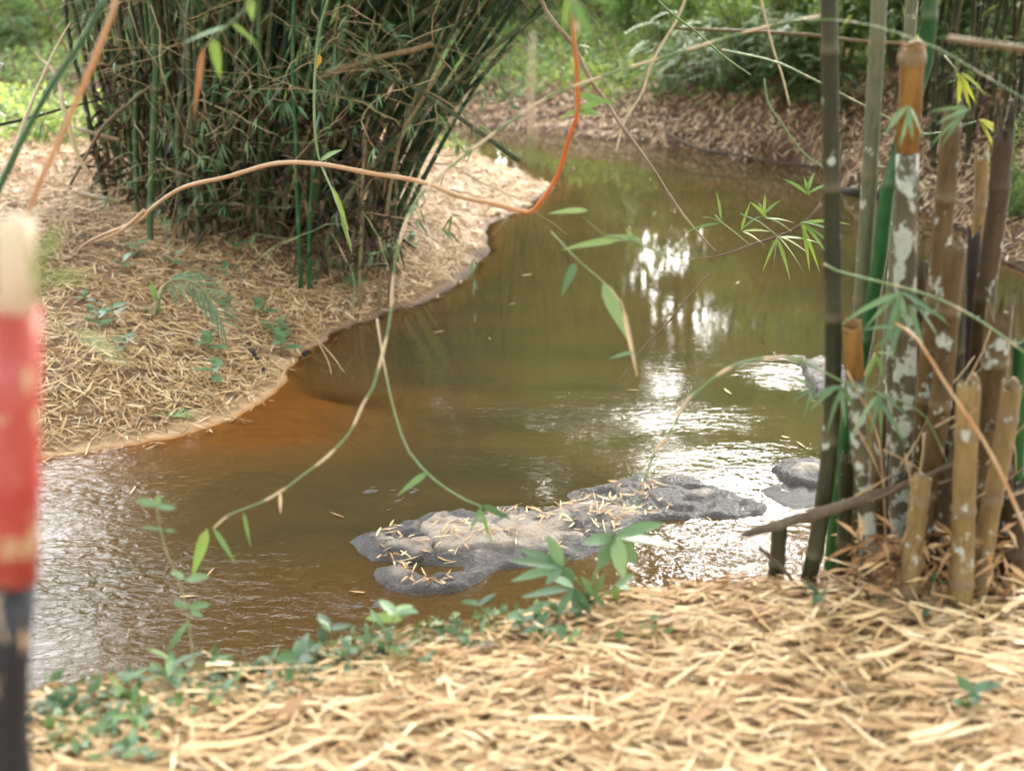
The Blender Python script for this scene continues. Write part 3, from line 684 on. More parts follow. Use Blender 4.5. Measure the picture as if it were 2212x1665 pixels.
# short stump with amber top
t, P = cane('bamboo_stump', 'short crooked lichen whitened stump with an amber tip, close to the water', M_lich, [(1847, 812), (1849, 880), (1854, 950), (1863, 1026), (1873, 1124), (1876, 1221), (1878, 1290)], 2.95, (35, 38), .22, extra=True, cat='bamboo stump')
q = at(1847, 815, 2.95); q3 = at(1841, 712, 2.95); r_ = msize(q, 20)
mb = MB(); bamboo(mb, [q, (q + q3) / 2, q3], r_, r_ * 1.02, 2, 16, jag=.03, phase=3); mb.build('amber_joint', M_amber, t)
for lab, mat, pts, y, w, inter, jag in [
    ('brown stump with a jagged top standing right of the lichen spotted tall stump', M_brown, [(2053, 290), (2048, 362), (2042, 430), (2024, 623), (2014, 690), (2004, 783), (1990, 978), (1978, 1200)], 3.2, (42, 38), .28, .09),
    ('leaning stump with white lichen dots in front of the brown jagged stump', M_brown, [(2063, 545), (2055, 600), (2048, 686), (2036, 832), (2019, 953), (1995, 1110), (1975, 1230)], 2.95, (46, 46), .25, .03),
    ('tallest dark stump with a blackened rotten tip, at the right', M_brownd, [(2166, 320), (2158, 420), (2141, 545), (2128, 637), (2116, 759), (2104, 900), (2090, 1100)], 3.2, (43, 46), .3, .14),
    ('thin pale tan stump seen between two darker stumps', M_tan, [(2121, 350), (2118, 448), (2110, 600), (2100, 900), (2095, 1150)], 3.45, (29, 30), .3, .06),
    ('broken brown stump split into long splinters', M_brown, [(2155, 710), (2150, 783), (2140, 850), (2120, 1000), (2105, 1150)], 3.05, (56, 50), .3, .12),
    ('stout tan stump with a cracked rim in the front row', M_tan, [(2092, 842), (2088, 930), (2084, 1026), (2080, 1130), (2077, 1262)], 2.74, (50, 52), .2, .035),
    ('tan stump leaning right at the front edge of the stand', M_tan, [(2184, 846), (2176, 915), (2165, 978), (2135, 1124), (2114, 1268)], 2.8, (42, 42), .22, .03),
    ('short split tan stump, lowest of the front row', M_tan, [(1990, 1040), (1984, 1090), (1977, 1150), (1966, 1240)], 2.78, (42, 42), .25, .03),
    ('short dark green stump close behind the curved dark cane', M_dark, [(1829, 1002), (1826, 1080), (1824, 1148), (1821, 1230), (1820, 1294)], 3.05, (30, 33), .26, .03),
    ('narrow brown stub behind the lichen whitened short stump', M_brown, [(1902, 880), (1899, 950), (1897, 1026), (1895, 1200)], 3.2, (29, 29), .3, .05),
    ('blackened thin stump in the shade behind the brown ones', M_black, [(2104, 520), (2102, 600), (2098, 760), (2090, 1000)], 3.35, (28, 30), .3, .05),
    ('green stump at the right edge behind the leaning tan stump', M_vivid, [(2206, 750), (2203, 820), (2198, 940), (2190, 1120)], 3.2, (34, 34), .3, .03),
    ('dark olive prop post standing alone at the water edge', M_dark, [(1684, 1143), (1679, 1200), (1672, 1299)], 3.02, (34, 36), .3, .02),
    ('rotten reddish brown stump at the right end of the stand', M_brownd, [(2198, 1060), (2192, 1120), (2186, 1220)], 2.9, (60, 75), .3, .09),
    ('thick dark stump filling the gap behind the stout tan front stump', M_dark, [(2062, 700), (2056, 850), (2050, 1000), (2046, 1180)], 3.15, (44, 46), .25, .06),  # dark stumps here and below added to deepen interior shade by colour
    ('dark stump added behind the leaning tan stump at the right', M_brownd, [(2150, 860), (2140, 960), (2128, 1080), (2118, 1200)], 3.05, (44, 46), .22, .07),
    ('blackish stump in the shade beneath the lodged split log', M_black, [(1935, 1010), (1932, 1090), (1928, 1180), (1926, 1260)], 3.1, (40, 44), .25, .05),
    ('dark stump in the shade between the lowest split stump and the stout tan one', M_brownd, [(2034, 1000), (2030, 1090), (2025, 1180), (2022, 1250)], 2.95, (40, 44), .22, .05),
    ('slim brown cane leaning between the two tan front stumps', M_brown, [(2140, 930), (2130, 1000), (2110, 1120), (2098, 1230)], 2.95, (22, 24), .2, .03),
    ('greyish stump in the shade behind the short split stump', M_lich, [(1932, 740), (1930, 850), (1925, 1000), (1918, 1180)], 3.3, (34, 36), .25, .04),
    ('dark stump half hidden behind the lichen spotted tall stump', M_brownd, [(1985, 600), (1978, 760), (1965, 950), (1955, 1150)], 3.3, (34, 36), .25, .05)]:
    cane('bamboo_stump', lab, mat, pts, y, w, inter, jag, cat='bamboo stump')
# split log lying across the stumps
P = [at(1600, 1156, 2.92), at(1700, 1128, 2.92), at(1780, 1104, 2.9), at(1850, 1082, 2.9), at(1960, 1046, 2.88), at(2060, 1000, 2.9)]
S, s = smooth_line(P, .025); mb = MB(); r = np.interp(s / s[-1], [0, .05, .35, .7, 1], [.004, .011, .016, .013, .005])
tube(mb, S, r, 9, rng.random(len(S)) * .4, wob=.35); tag(mb.build('fallen_log', M_wood, origin=P[0]), 'weathered split bamboo log propped across the stumps above the water', 'log')
P = [at(1640, 1182, 2.98), at(1660, 1200, 2.97), at(1690, 1228, 2.95), at(1730, 1275, 2.9), at(1760, 1320, 2.8)]
S, s = smooth_line(P, .03); mb = MB(); tube(mb, S, np.linspace(.007, .002, len(S)), 5, .5, wob=.3); tag(mb.build('fallen_stick', M_wood, origin=P[0]), 'thin brown stick dangling against the prop post', 'stick')
# upper foliage of the tall canes (above the picture), a few leaves that hang into it
for t_, P_ in ((ca, Pa), (cb, Pb), (cc, Pc)):
    mb = MB(); n = 170
    base = np.array([np.array(P_[-1 - rng.integers(0, 6)]) + rng.normal(0, .45, 3) for _ in range(n)]); base = base[base[:, 2] > 4.6]
    leaf_cloud(mb, base, rdir(len(base), -.6), rdir(len(base), .5), rng.uniform(.14, .24, len(base)), .028, np.clip(rng.normal(.5, .2, len(base)), 0, 1)); mb.build('foliage', M_leaf, t_)
# hands of leaves among the stumps
TW = 'leafy twigs among the stumps'
def leafy(label, pts, w, hands, mat, leafmat, tone=.5):
    t = thing('leafy_twig', at(*pts[0]), label, 'twig', TW)
    S, s = smooth_line([at(*p) for p in pts], .05); mb = MB()
    tube(mb, S, np.array([msize(q, a) / 2 for q, a in zip(S, np.linspace(w[0], w[1], len(S)))]), 5, np.where((s / .16) % 1 < .3, .6, .1)); mb.build('stem', mat, t)
    for h in hands: spray(t, h[0], h[1], h[2], h[3], h[4], leafmat, h[5], tone, axis=h[6] if len(h) > 6 else None)
    return t
leafy('long green twig with tan sheaths slanting down across the stumps', [(1780, 570, 3.0), (1819, 589, 2.95), (1975, 628, 2.85), (2067, 664, 2.8), (2150, 715, 2.75), (2230, 775, 2.7)], (6, 5), [((1945, 632), 2.6, 7, .13, .015, 2.86), ((1965, 655), 1.6, 4, .11, .013, 2.84, -.9)], M_twig, M_leaf_teal)
leafy('orange brown thin cane crossing in front of the stumps to the lower right', [(1936, 700, 2.8), (1980, 730, 2.7), (2050, 840, 2.62), (2126, 953, 2.55), (2180, 1060, 2.5), (2235, 1190, 2.45)], (7, 9), [((1940, 706), 1.2, 3, .09, .012, 2.8, 3.6)], M_orange, M_leaf_teal)
leafy('dark arching twig with a leaf hand in front of the curved dark cane', [(1690, 770, 2.9), (1740, 782, 2.9), (1810, 820, 2.87), (1900, 850, 2.87), (1990, 890, 2.9), (2030, 960, 2.9), (2050, 1010, 2.9)], (6, 3), [((1812, 835), 2.8, 6, .10, .013, 2.85), ((1895, 850), 1.8, 5, .12, .013, 2.85, -1.3), ((1760, 838), 1.6, 3, .08, .010, 2.88, 3.3)], M_twig, M_leaf_teal, .45)
leafy('green twig with four drooping leaves before the amber stump top', [(1660, 45, 3.1), (1740, 43, 3.05), (1818, 45, 3.0), (1907, 62, 2.95), (2024, 105, 2.9), (2120, 160, 2.9), (2230, 225, 2.9)], (4, 3), [((1960, 232), 1.5, 4, .09, .014, 2.95), ((2095, 240), 1.2, 4, .10, .012, 2.95, -2.8)], M_twig, M_leaf_teal, .65)
leafy('thin green cane bending down from the left behind the dark culm', [(1560, 108, 4.2), (1674, 134, 4.0), (1767, 177, 3.9), (1907, 249, 3.8), (2000, 290, 3.7), (2110, 262, 3.6)], (5, 3), [((2118, 262), .8, 5, .11, .016, 3.6, -.5)], M_twig, M_leaf_yel, .25)
leafy('yellow leafed twig tip at the upper right', [(2040, 120, 3.8), (2065, 150, 3.75), (2085, 185, 3.7)], (4, 2), [((2072, 160), .9, 5, .12, .015, 3.75, -.9)], M_twig, M_leaf_yel, .2)
leafy('tan twig with a green hand of leaves beside the amber tipped stump', [(1829, 800, 2.9), (1880, 900, 2.85), (1900, 960, 2.85), (1910, 1080, 2.9), (1915, 1210, 2.95)], (6, 4), [((1897, 765), 1.8, 3, .07, .011, 2.9, -1.0)], M_twig_dry, M_leaf, .6)
# broken canes and dry twigs lodged between the stumps
for i in range(44):
    u0 = rng.uniform(1830, 2200); v0 = rng.uniform(820, 1270); yy = rng.uniform(2.7, 3.2); L_ = rng.uniform(60, 190); a = rng.normal(-.5, .6) if i % 2 else rng.uniform(-1.8, 1.8)
    pts = [(u0, v0, yy), (u0 + L_ * .5 * math.cos(a) + 6, v0 + L_ * .5 * math.sin(a), yy + .02), (u0 + L_ * math.cos(a), v0 + L_ * math.sin(a), yy + rng.normal(0, .08))]
    twig_px('dry_twig', 'dry broken twig lodged among the bamboo stumps', 'twig', pts, (5, 3), M_twig_dry if i % 3 else M_twig_dark, group='dry twigs lodged among the stumps', k=4, wob=.3)
mb = MB(); n = 420
P = np.array([at(rng.uniform(1840, 2215), rng.uniform(1150, 1300), rng.uniform(2.72, 3.1)) for _ in range(n)])
leaf_cloud(mb, P, rdir(n, -.3), rdir(n, .3), rng.uniform(.05, .12, n), rng.uniform(.008, .02, n), np.clip(rng.normal(.35, .25, n), 0, 1)); tag(mb.build('fallen_leaves', M_litter), 'dead leaves and sheaths caught round the feet of the stumps', 'leaf litter', kind='stuff')

# ------------------------------------------------------------------ the big clump on the left bank
CG = 'canes of the big bamboo clump on the left bank'
def clump_cane(P, r0, r1, mat, label, up=3.5, bend=.5, nb=2, fol=True, out=None, name='bamboo_cane', jag=None, ground=True, inter=.28):
    if ground: P = to_ground(P)
    Pv = list(P)
    if up: P = arch_up(P, up, bend, out)
    t = thing(name, P[0], label, 'bamboo cane', CG)
    mb = MB(); bamboo(mb, P, r0, r1, inter, 8, jag); mb.build('stalk', mat, t)
    S, s = smooth_line(P, .1)
    low = [q for q in S if .45 < q[2] < 2.6]
    for k in range(nb):
        if not low: break
        q = low[rng.integers(0, len(low))]
        lf = rng.random() < .5
        side_branch(t, q, np.array([rng.normal(.15, .8), -abs(rng.normal(.5, .4)), rng.normal(.15, .55)]), rng.uniform(.4, 1.3), rng.uniform(.0038, .0065), M_twig_dry if rng.random() < .7 else M_twig, M_leaf_teal if lf else None, 4 if lf else 0, sub=4)
    if fol and up:
        n = 380; hi = S[S[:, 2] > 2.8]
        if len(hi):
            idx = (len(hi) - 1) * rng.random(n) ** .8
            b = hi[idx.astype(int)] + rng.normal(0, .38, (n, 3)); b = b[b[:, 2] > 2.5]; n = len(b)
            if n:
                mb = MB(); leaf_cloud(mb, b, rdir(n, -.7), rdir(n, .5), rng.uniform(.16, .30, n), rng.uniform(.03, .05, n), np.clip(rng.normal(.45, .22, n), 0, 1)); mb.build('foliage', M_leaf, t)
    return t
def yclump(u, v): return on_ground(u, v)[1]
HAND = [  # label, material, pixel line from the top, base depth, width px, extra
    ('dark slanting cane at the left end of the clump, leaning left', M_dark, [(136, -20), (152, 97), (175, 178), (195, 276), (215, 360)], 9.8, 15),
    ('dark green cane left of the clump centre, nearly upright', M_green2, [(279, -20), (292, 130), (293, 324), (296, 440)], 9.4, 14),
    ('dark green cane with a dead foot standing before the left part of the clump', M_green2, [(324, 0), (337, 146), (331, 292), (327, 389), (324, 490)], 8.9, 15),
    ('grey green cane bowed to the left, in front of the black interior', M_olive2, [(405, 0), (402, 113), (389, 227), (384, 292), (389, 420)], 9.0, 14),
    ('straight grey green cane running down to a pale foot', M_olive2, [(405, 60), (408, 180), (413, 259), (420, 357), (426, 484)], 8.9, 12),
    ('green cane curving left towards its foot in the middle of the clump', M_green2, [(480, 30), (467, 162), (454, 276), (438, 389), (434, 490)], 9.1, 14),
    ('olive cane leaning right in the middle of the clump', M_olive2, [(560, 20), (535, 113), (509, 227), (480, 324), (458, 440)], 9.1, 17),
    ('thin bright green cane hanging straight down in front of the clump', M_vivid, [(636, -10), (633, 100), (633, 195), (639, 300), (641, 400), (646, 520)], 8.5, 10),
    ('bright green thin cane with a pale joint right of the middle', M_vivid, [(700, -10), (692, 100), (681, 180), (684, 300), (672, 420), (668, 540)], 8.5, 9),
    ('thick dark olive cane leaning far right from the clump top', M_olive2, [(960, -10), (850, 45), (779, 80), (700, 150), (625, 232), (560, 370), (520, 480)], 9.3, 22),
    ('second thick dark cane leaning right under the first', M_olive2, [(1000, -20), (900, 40), (800, 130), (740, 190), (660, 300), (600, 420), (575, 520)], 9.1, 20),
    ('long olive cane reaching over the stream to the top of the picture', M_olive2, [(1220, -12), (1130, 58), (1053, 113), (933, 222), (865, 292), (779, 388), (735, 455), (700, 540)], 8.6, 15),
    ('grey green cane at the right edge of the clump, forking upward', M_olive2, [(1005, -10), (978, 68), (933, 154), (916, 190), (860, 270), (820, 370), (780, 500), (770, 585)], 8.7, 10),
    ('slim tan cane leaning right at the right edge of the clump', M_dead, [(960, 140), (900, 235), (868, 292), (848, 376), (830, 500), (822, 590)], 8.4, 9),
    ('slim grey cane with bare foot at the right end of the clump', M_olive2, [(960, 60), (920, 170), (880, 250), (858, 330), (855, 440), (845, 570)], 8.5, 8),
    ('upright thin cane standing on the straw at the right end of the clump', M_dead, [(790, 300), (783, 400), (781, 520), (778, 600)], 8.35, 9),
]
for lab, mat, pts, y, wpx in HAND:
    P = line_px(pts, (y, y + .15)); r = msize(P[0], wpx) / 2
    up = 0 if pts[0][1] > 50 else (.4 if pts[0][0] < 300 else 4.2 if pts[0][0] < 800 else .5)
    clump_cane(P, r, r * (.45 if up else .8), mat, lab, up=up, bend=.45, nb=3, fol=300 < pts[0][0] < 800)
GEN = ['slender dark green cane in the mass of the big bamboo clump', 'slender olive cane in the mass of the big bamboo clump', 'shaded brown dead cane in the mass of the big bamboo clump', 'grey black cane in the deep shade of the big bamboo clump']
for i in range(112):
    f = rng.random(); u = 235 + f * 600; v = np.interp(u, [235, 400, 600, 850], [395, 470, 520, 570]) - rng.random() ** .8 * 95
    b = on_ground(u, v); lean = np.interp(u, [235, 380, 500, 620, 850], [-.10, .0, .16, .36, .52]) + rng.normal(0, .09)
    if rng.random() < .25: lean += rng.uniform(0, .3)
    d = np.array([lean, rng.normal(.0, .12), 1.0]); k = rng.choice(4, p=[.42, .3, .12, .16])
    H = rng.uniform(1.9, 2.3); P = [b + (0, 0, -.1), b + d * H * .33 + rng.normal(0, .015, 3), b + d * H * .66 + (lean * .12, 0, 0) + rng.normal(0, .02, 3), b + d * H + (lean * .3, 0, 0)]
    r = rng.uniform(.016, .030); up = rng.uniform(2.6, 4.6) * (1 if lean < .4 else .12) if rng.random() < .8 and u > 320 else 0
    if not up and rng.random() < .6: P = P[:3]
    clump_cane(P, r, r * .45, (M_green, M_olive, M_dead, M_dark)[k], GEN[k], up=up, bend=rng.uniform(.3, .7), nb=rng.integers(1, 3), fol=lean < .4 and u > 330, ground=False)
for i in range(105):   # dark back rows added to blacken the interior; thick leaning ones over the stream
    if i < 75:
        u = rng.uniform(240, 840); v = np.interp(u, [235, 400, 600, 850], [330, 390, 430, 480]) - rng.random() * 60
        lean = np.interp(u, [235, 380, 500, 620, 850], [-.12, .0, .18, .38, .52]) + rng.normal(0, .12); r = rng.uniform(.016, .026); k = rng.choice(4, p=[.3, .25, .05, .4])
    else:
        u = rng.uniform(430, 670); v = np.interp(u, [235, 400, 600, 850], [395, 470, 520, 570]) - rng.uniform(20, 120); lean = rng.uniform(.35, .82); r = rng.uniform(.024, .034); k = rng.choice(4, p=[.35, .4, .1, .15])
    b = on_ground(u, v); d = np.array([lean, rng.normal(0, .1), 1.0]); H = rng.uniform(1.9, 2.3)
    P = [b + (0, 0, -.1), b + d * H * .33, b + d * H * .66 + (lean * .15, 0, 0), b + d * H + (lean * .4, 0, 0)]
    clump_cane(P, r, r * .5, (M_green, M_olive, M_dead, M_dark)[k], GEN[k], up=rng.uniform(2.2, 3.6) if .02 < lean < .4 else .3, bend=.4, nb=0 if i < 75 else 1, fol=lean < .4 and u > 330, ground=False)
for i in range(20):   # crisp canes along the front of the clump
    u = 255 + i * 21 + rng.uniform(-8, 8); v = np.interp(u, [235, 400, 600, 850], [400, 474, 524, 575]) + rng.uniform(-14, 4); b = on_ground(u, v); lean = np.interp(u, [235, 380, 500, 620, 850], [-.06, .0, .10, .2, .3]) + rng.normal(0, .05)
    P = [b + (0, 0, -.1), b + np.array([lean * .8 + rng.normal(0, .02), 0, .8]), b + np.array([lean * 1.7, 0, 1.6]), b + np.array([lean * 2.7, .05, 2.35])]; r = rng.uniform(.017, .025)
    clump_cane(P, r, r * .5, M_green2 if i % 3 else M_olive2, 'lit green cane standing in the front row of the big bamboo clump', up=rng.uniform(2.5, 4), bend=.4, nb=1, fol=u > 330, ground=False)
for i in range(16):   # bowed canes crossing the others at the top
    u = rng.uniform(330, 700); v = np.interp(u, [235, 400, 600, 850], [380, 455, 505, 560]) - rng.uniform(0, 50); b = on_ground(u, v); sg = 1 if i % 4 else -1; q = rng.uniform(.25, .6)
    P = [b + (0, 0, -.1), b + (sg * q * .15, -.05, .8), b + (sg * q * .75, -.12, 1.5), b + (sg * q * 1.9, -.2, 2.05), b + (sg * q * 2.9, -.25, 2.4)]; r = rng.uniform(.013, .022)
    clump_cane(P, r, r * .5, (M_dead, M_olive2, M_olive, M_green2)[i % 4], 'bowed cane crossing the others near the top of the big bamboo clump', up=.4, bend=.4, nb=2, fol=False, ground=False)
# broken canes
def broken(label, mat, pts, wpx, jag=.04):
    P = [at(*p) for p in pts]; mb = MB(); bamboo(mb, P, msize(P[0], wpx[0]) / 2, msize(P[-1], wpx[1]) / 2, .35, 9, jag); tag(mb.build('broken_cane', mat, origin=P[0]), label, 'bamboo cane', CG)
broken('thick ochre broken cane sticking out right of the clump near the top', M_dead, [(690, 172, 8.7), (721, 157, 8.6), (813, 126, 8.5), (882, 112, 8.4), (933, 96, 8.3)], (14, 14))
broken('long olive broken cane pointing down over the far pool', M_olive, [(810, 145, 8.2), (827, 154, 8.1), (916, 202, 7.9), (1018, 273, 7.6), (1118, 345, 7.4)], (8, 11), .02)
broken('short tan cut cane lying left of the clump', M_dead, [(162, 276, 9.7), (200, 288, 9.6), (256, 302, 9.5)], (9, 9))
broken('tan cane lying on the litter at the foot of the clump', M_dead, [(172, 418, 8.9), (215, 427, 8.8), (259, 436, 8.7)], (12, 12))
# dead sheaths and leaves hanging inside the clump
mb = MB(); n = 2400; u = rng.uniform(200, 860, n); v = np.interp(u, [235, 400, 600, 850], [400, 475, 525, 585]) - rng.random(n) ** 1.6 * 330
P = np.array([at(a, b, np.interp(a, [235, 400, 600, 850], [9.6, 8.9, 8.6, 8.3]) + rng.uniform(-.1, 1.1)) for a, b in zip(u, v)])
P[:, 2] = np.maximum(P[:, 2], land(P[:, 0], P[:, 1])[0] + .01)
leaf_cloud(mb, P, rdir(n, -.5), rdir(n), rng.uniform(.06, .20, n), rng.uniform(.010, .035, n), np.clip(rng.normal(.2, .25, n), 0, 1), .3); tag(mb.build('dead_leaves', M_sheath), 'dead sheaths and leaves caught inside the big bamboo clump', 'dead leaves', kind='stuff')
# bent pale stems and branches left of the clump
twig_px('dead_cane', 'pale bent dead stem leaning right at the far left', 'stem', [(18, 370, 7.6), (26, 350, 7.6), (55, 253, 7.7), (100, 146, 7.9), (128, 95, 8.0), (150, 50, 8.1)], (12, 7, 4), M_twig_dry, tone=(.9, 1, .7))
twig_px('dead_cane', 'pale crooked dead stem with mossy green joints beside the dark slanting cane', 'stem', [(75, 112, 8.4), (92, 132, 8.4), (113, 152, 8.3), (130, 185, 8.3), (136, 227, 8.2), (146, 260, 8.2), (156, 292, 8.2), (172, 345, 8.2), (195, 378, 8.2)], (6, 10, 11, 9), M_twig_dry, tone=(.8, 1, 1, .6), knob=.15)
twig_px('dead_branch', 'thin black branch running across the green undergrowth at far left', 'branch', [(-40, 282, 8.6), (0, 269, 8.6), (60, 255, 8.7), (146, 233, 8.8), (240, 207, 9.0), (300, 185, 9.1)], (8, 6, 4), M_black)
twig_px('dead_branch', 'brown dead branch rising right into the clump from its left foot', 'branch', [(150, 400, 9.2), (203, 305, 9.2), (235, 262, 9.2), (300, 205, 9.2), (370, 155, 9.2)], (6, 9, 5), M_twig_dark)
# logs and driftwood on the straw
def log(label, pts, w, mat, name='fallen_log', cat='log', wob=.3):
    P = [on_ground(u, v) + (0, 0, .012) for u, v in pts]; S, s = smooth_line(P, .06); r = np.array([msize(q, a) / 2 for q, a in zip(S, np.interp(np.linspace(0, 1, len(S)), np.linspace(0, 1, len(w)), w))])
    mb = MB(); tube(mb, S, r, 8, rng.random(len(S)) * .5, wob=wob); tag(mb.build(name, mat, origin=P[0]), label, cat)
log('long grey brown fallen branch lying on the straw before the clump', [(150, 512), (218, 530), (272, 545), (370, 570), (459, 578), (545, 586), (638, 612)], (14, 16, 15, 12, 12, 9, 5), M_wood)
log('dark thinner branch lying behind the long fallen branch', [(70, 555), (130, 552), (175, 548), (215, 560)], (8, 11, 9, 5), M_black)
log('short charred driftwood piece with a grey end near the waterline', [(533, 740), (553, 782), (566, 802), (577, 820)], (9, 15, 16, 13), M_black, 'driftwood', 'driftwood')
log('brown rotten husk on the straw left of the charred driftwood', [(488, 750), (498, 754), (508, 757)], (10, 17, 9), M_twig_dark, 'husk', 'husk')
log('pale cut cane stub on the straw below the long fallen branch', [(286, 550), (287, 562), (288, 572)], (11, 12, 11), M_dead, 'cane_stub', 'cane stub')
log('dark crooked root at the water edge where the bank turns', [(655, 770), (668, 762), (680, 772), (690, 768)], (8, 12, 9, 4), M_black, 'root', 'root')
twig_px('dry_twig', 'dry twig reaching from the bank into the brown water, tipped with a dead leaf', 'twig', [(640, 700, 7.8), (662, 712, 7.7), (700, 745, 7.45), (722, 775, 7.3), (747, 806, 7.1), (780, 832, 6.9)], (4, 3, 2), M_twig_dry, leaves=[(747, 806, 785, 828, 16, .25, 0, .6, M_litter), (752, 810, 742, 828, 8, .3, 0, .6, M_litter)])
twig_px('dry_twig', 'thin dry twig dipping into the water beside the forked one', 'twig', [(690, 745, 7.4), (708, 780, 7.2), (718, 826, 7.0)], (3, 2), M_twig_dry)
for i in range(30):
    p = on_ground(rng.uniform(60, 900), rng.uniform(560, 900))
    if land([p[0]], [p[1]])[1][0] < .15: continue
    a = rng.uniform(-.6, .6) + (math.pi if i % 2 else 0); L_ = rng.uniform(.2, .6); mb = MB(); q = [p + (0, 0, .025)]
    for k in range(1, 5):
        x_, y_ = p[0] + math.cos(a) * L_ * k / 4, p[1] + math.sin(a) * L_ * k / 4 + rng.normal(0, .01); q.append(np.array([x_, y_, Hz(x_, y_) + .03]))
    tube(mb, q, [.005, .0045, .004, .003, .002], 5, rng.random(5)); tag(mb.build('dry_twig', M_twig_dry, origin=p), 'dry twig lying on the straw of the left bank', 'twig', 'dry twigs lying on the left bank')
# far bank logs
log('curved dark log sliding from the far bank into the water', [(1448, 283), (1475, 300), (1500, 313), (1540, 322), (1580, 330)], (5, 8, 8, 7, 5), M_wood)
twig_px('fallen_log', 'long thin pole floating along the foot of the far bank', 'log', [(1440, 286, 15.2), (1470, 303, 14.9), (1520, 322, 14.5), (1600, 336, 14.2), (1690, 352, 13.9), (1780, 362, 13.6)], (7, 7, 5, 4), M_wood)
log('brown root arching on the far bank above the dark log', [(1425, 225), (1440, 255), (1480, 268), (1510, 275), (1540, 285)], (5, 7, 6, 4, 3), M_twig_dark, 'root', 'root')
log('black rotten log at the water edge behind the tall canes', [(1760, 425), (1830, 420), (1900, 425), (1990, 425)], (12, 24, 26, 20), M_black)

# ------------------------------------------------------------------ hanging twigs and vines in front of the water
twig_px('hanging_branch', 'long orange branch sweeping across the middle and bending up at right', 'branch', [(170, 545, 4.6), (200, 520, 4.5), (290, 472, 4.4), (330, 441, 4.35), (400, 405, 4.3), (490, 375, 4.2), (600, 355, 4.1), (700, 362, 4.0), (800, 373, 3.95), (870, 385, 3.9), (930, 405, 3.85), (1000, 425, 3.8), (1060, 440, 3.75), (1138, 453, 3.7), (1163, 438, 3.65), (1208, 376, 3.6), (1235, 290, 3.5), (1249, 240, 3.45), (1246, 130, 3.4), (1238, 60, 3.35), (1236, -30, 3.3)], (3, 7, 9, 10, 10, 10, 10, 10), M_orange, zig=3.5, tone=(.05, .12, .2, .15, .35, .12, .3, .35, .1, .55, .95, 1, .8, .1), k=8, step=.03, knob=.10,
        leaves=[(1249, 240, 1318, 212, 16, .8), (1249, 240, 1300, 250, 14, .7), (1246, 205, 1330, 228, 16, .75), (1249, 240, 1205, 258, 9, .9)])
twig_px('hanging_branch', 'pale spur forking off the left end of the orange branch', 'branch', [(205, 522, 4.5), (250, 505, 4.45), (290, 478, 4.4), (312, 455, 4.38)], (5, 9, 8), M_orange, tone=(.1, .1))
twig_px('vine', 'dark brown vine slanting from the top to the pool', 'vine', [(1165, -20, 5.6), (1178, 20, 5.6), (1215, 72, 5.5), (1240, 100, 5.5), (1278, 175, 5.4), (1310, 222, 5.4), (1345, 275, 5.3), (1372, 312, 5.3), (1410, 365, 5.2), (1440, 410, 5.2), (1475, 462, 5.1), (1510, 505, 5.0), (1545, 545, 5.0)], (9, 9, 8, 7, 4), M_twig_dark, tone=(.8, .6, .8, .5, .9))
twig_px('hanging_twig', 'long green twig arcing from the upper right down to the lower left, banded tan', 'twig', [(1790, 38, 3.4), (1640, 62, 3.4), (1480, 108, 3.35), (1330, 155, 3.3), (1200, 205, 3.25), (1100, 265, 3.2), (1010, 330, 3.15), (930, 400, 3.1), (890, 455, 3.05), (868, 530, 3.0), (848, 600, 3.0), (840, 680, 2.98), (828, 745, 2.95), (805, 830, 2.9), (785, 872, 2.9), (750, 935, 2.88), (700, 985, 2.85), (650, 1032, 2.85), (610, 1060, 2.83), (560, 1085, 2.82), (500, 1112, 2.8), (458, 1140, 2.8)], (6, 6, 6, 6, 6, 4), M_twig, band=.16, zig=3, step=.02,
        leaves=[(448, 1142, 418, 1240, 24, .92), (460, 1140, 505, 1212, 12, .75), (525, 1105, 540, 1175, 9, .7), (890, 455, 868, 500, 12, .6), (880, 470, 905, 440, 9, .5), (605, 1062, 606, 1105, 7, 1.0, 0, .7, M_litter)])
twig_px('hanging_twig', 'fine green twig dangling in front of the riffle with leaves at its tip', 'twig', [(815, 690, 3.2), (832, 790, 3.15), (850, 880, 3.1), (876, 968, 3.05), (925, 1025, 3.0), (975, 1062, 3.0), (1022, 1088, 2.95), (1040, 1094, 2.95)], (4, 5, 5, 4), M_twig, tone=(.9, .3, .2, .2),
        leaves=[(925, 1020, 862, 1068, 15, .6), (1040, 1092, 1100, 1120, 17, .2, 0, .6), (1035, 1095, 1062, 1172, 9, .7), (1040, 1095, 1015, 1150, 8, .7)], leafmat=M_leaf)
twig_px('hanging_twig', 'pale leafy twig hanging before the green reflections', 'twig', [(1190, 500, 3.2), (1245, 560, 3.1), (1300, 605, 3.05), (1340, 650, 3.0), (1362, 730, 3.0), (1376, 810, 3.0)], (3, 3, 4, 5), M_twig, tone=(.2, .2, .9, .9),
        leaves=[(1302, 612, 1350, 722, 30, .85), (1243, 568, 1215, 636, 20, .35), (1345, 660, 1372, 800, 10, 1.0, 0, .7, M_litter), (1372, 760, 1316, 775, 9, .8)], leafmat=M_leaf_teal)
twig_px('hanging_twig', 'pale leafed twig reaching left above the white sky reflections', 'twig', [(1500, 560, 3.3), (1430, 545, 3.3), (1370, 520, 3.25), (1320, 518, 3.2), (1260, 470, 3.2)], (4, 3, 2), M_twig, tone=(.3, .2, .2),
        leaves=[(1340, 518, 1215, 540, 17, .95), (1270, 455, 1185, 462, 13, .95), (1370, 522, 1350, 490, 12, .8), (1390, 520, 1300, 508, 10, .9)], leafmat=M_leaf_teal)
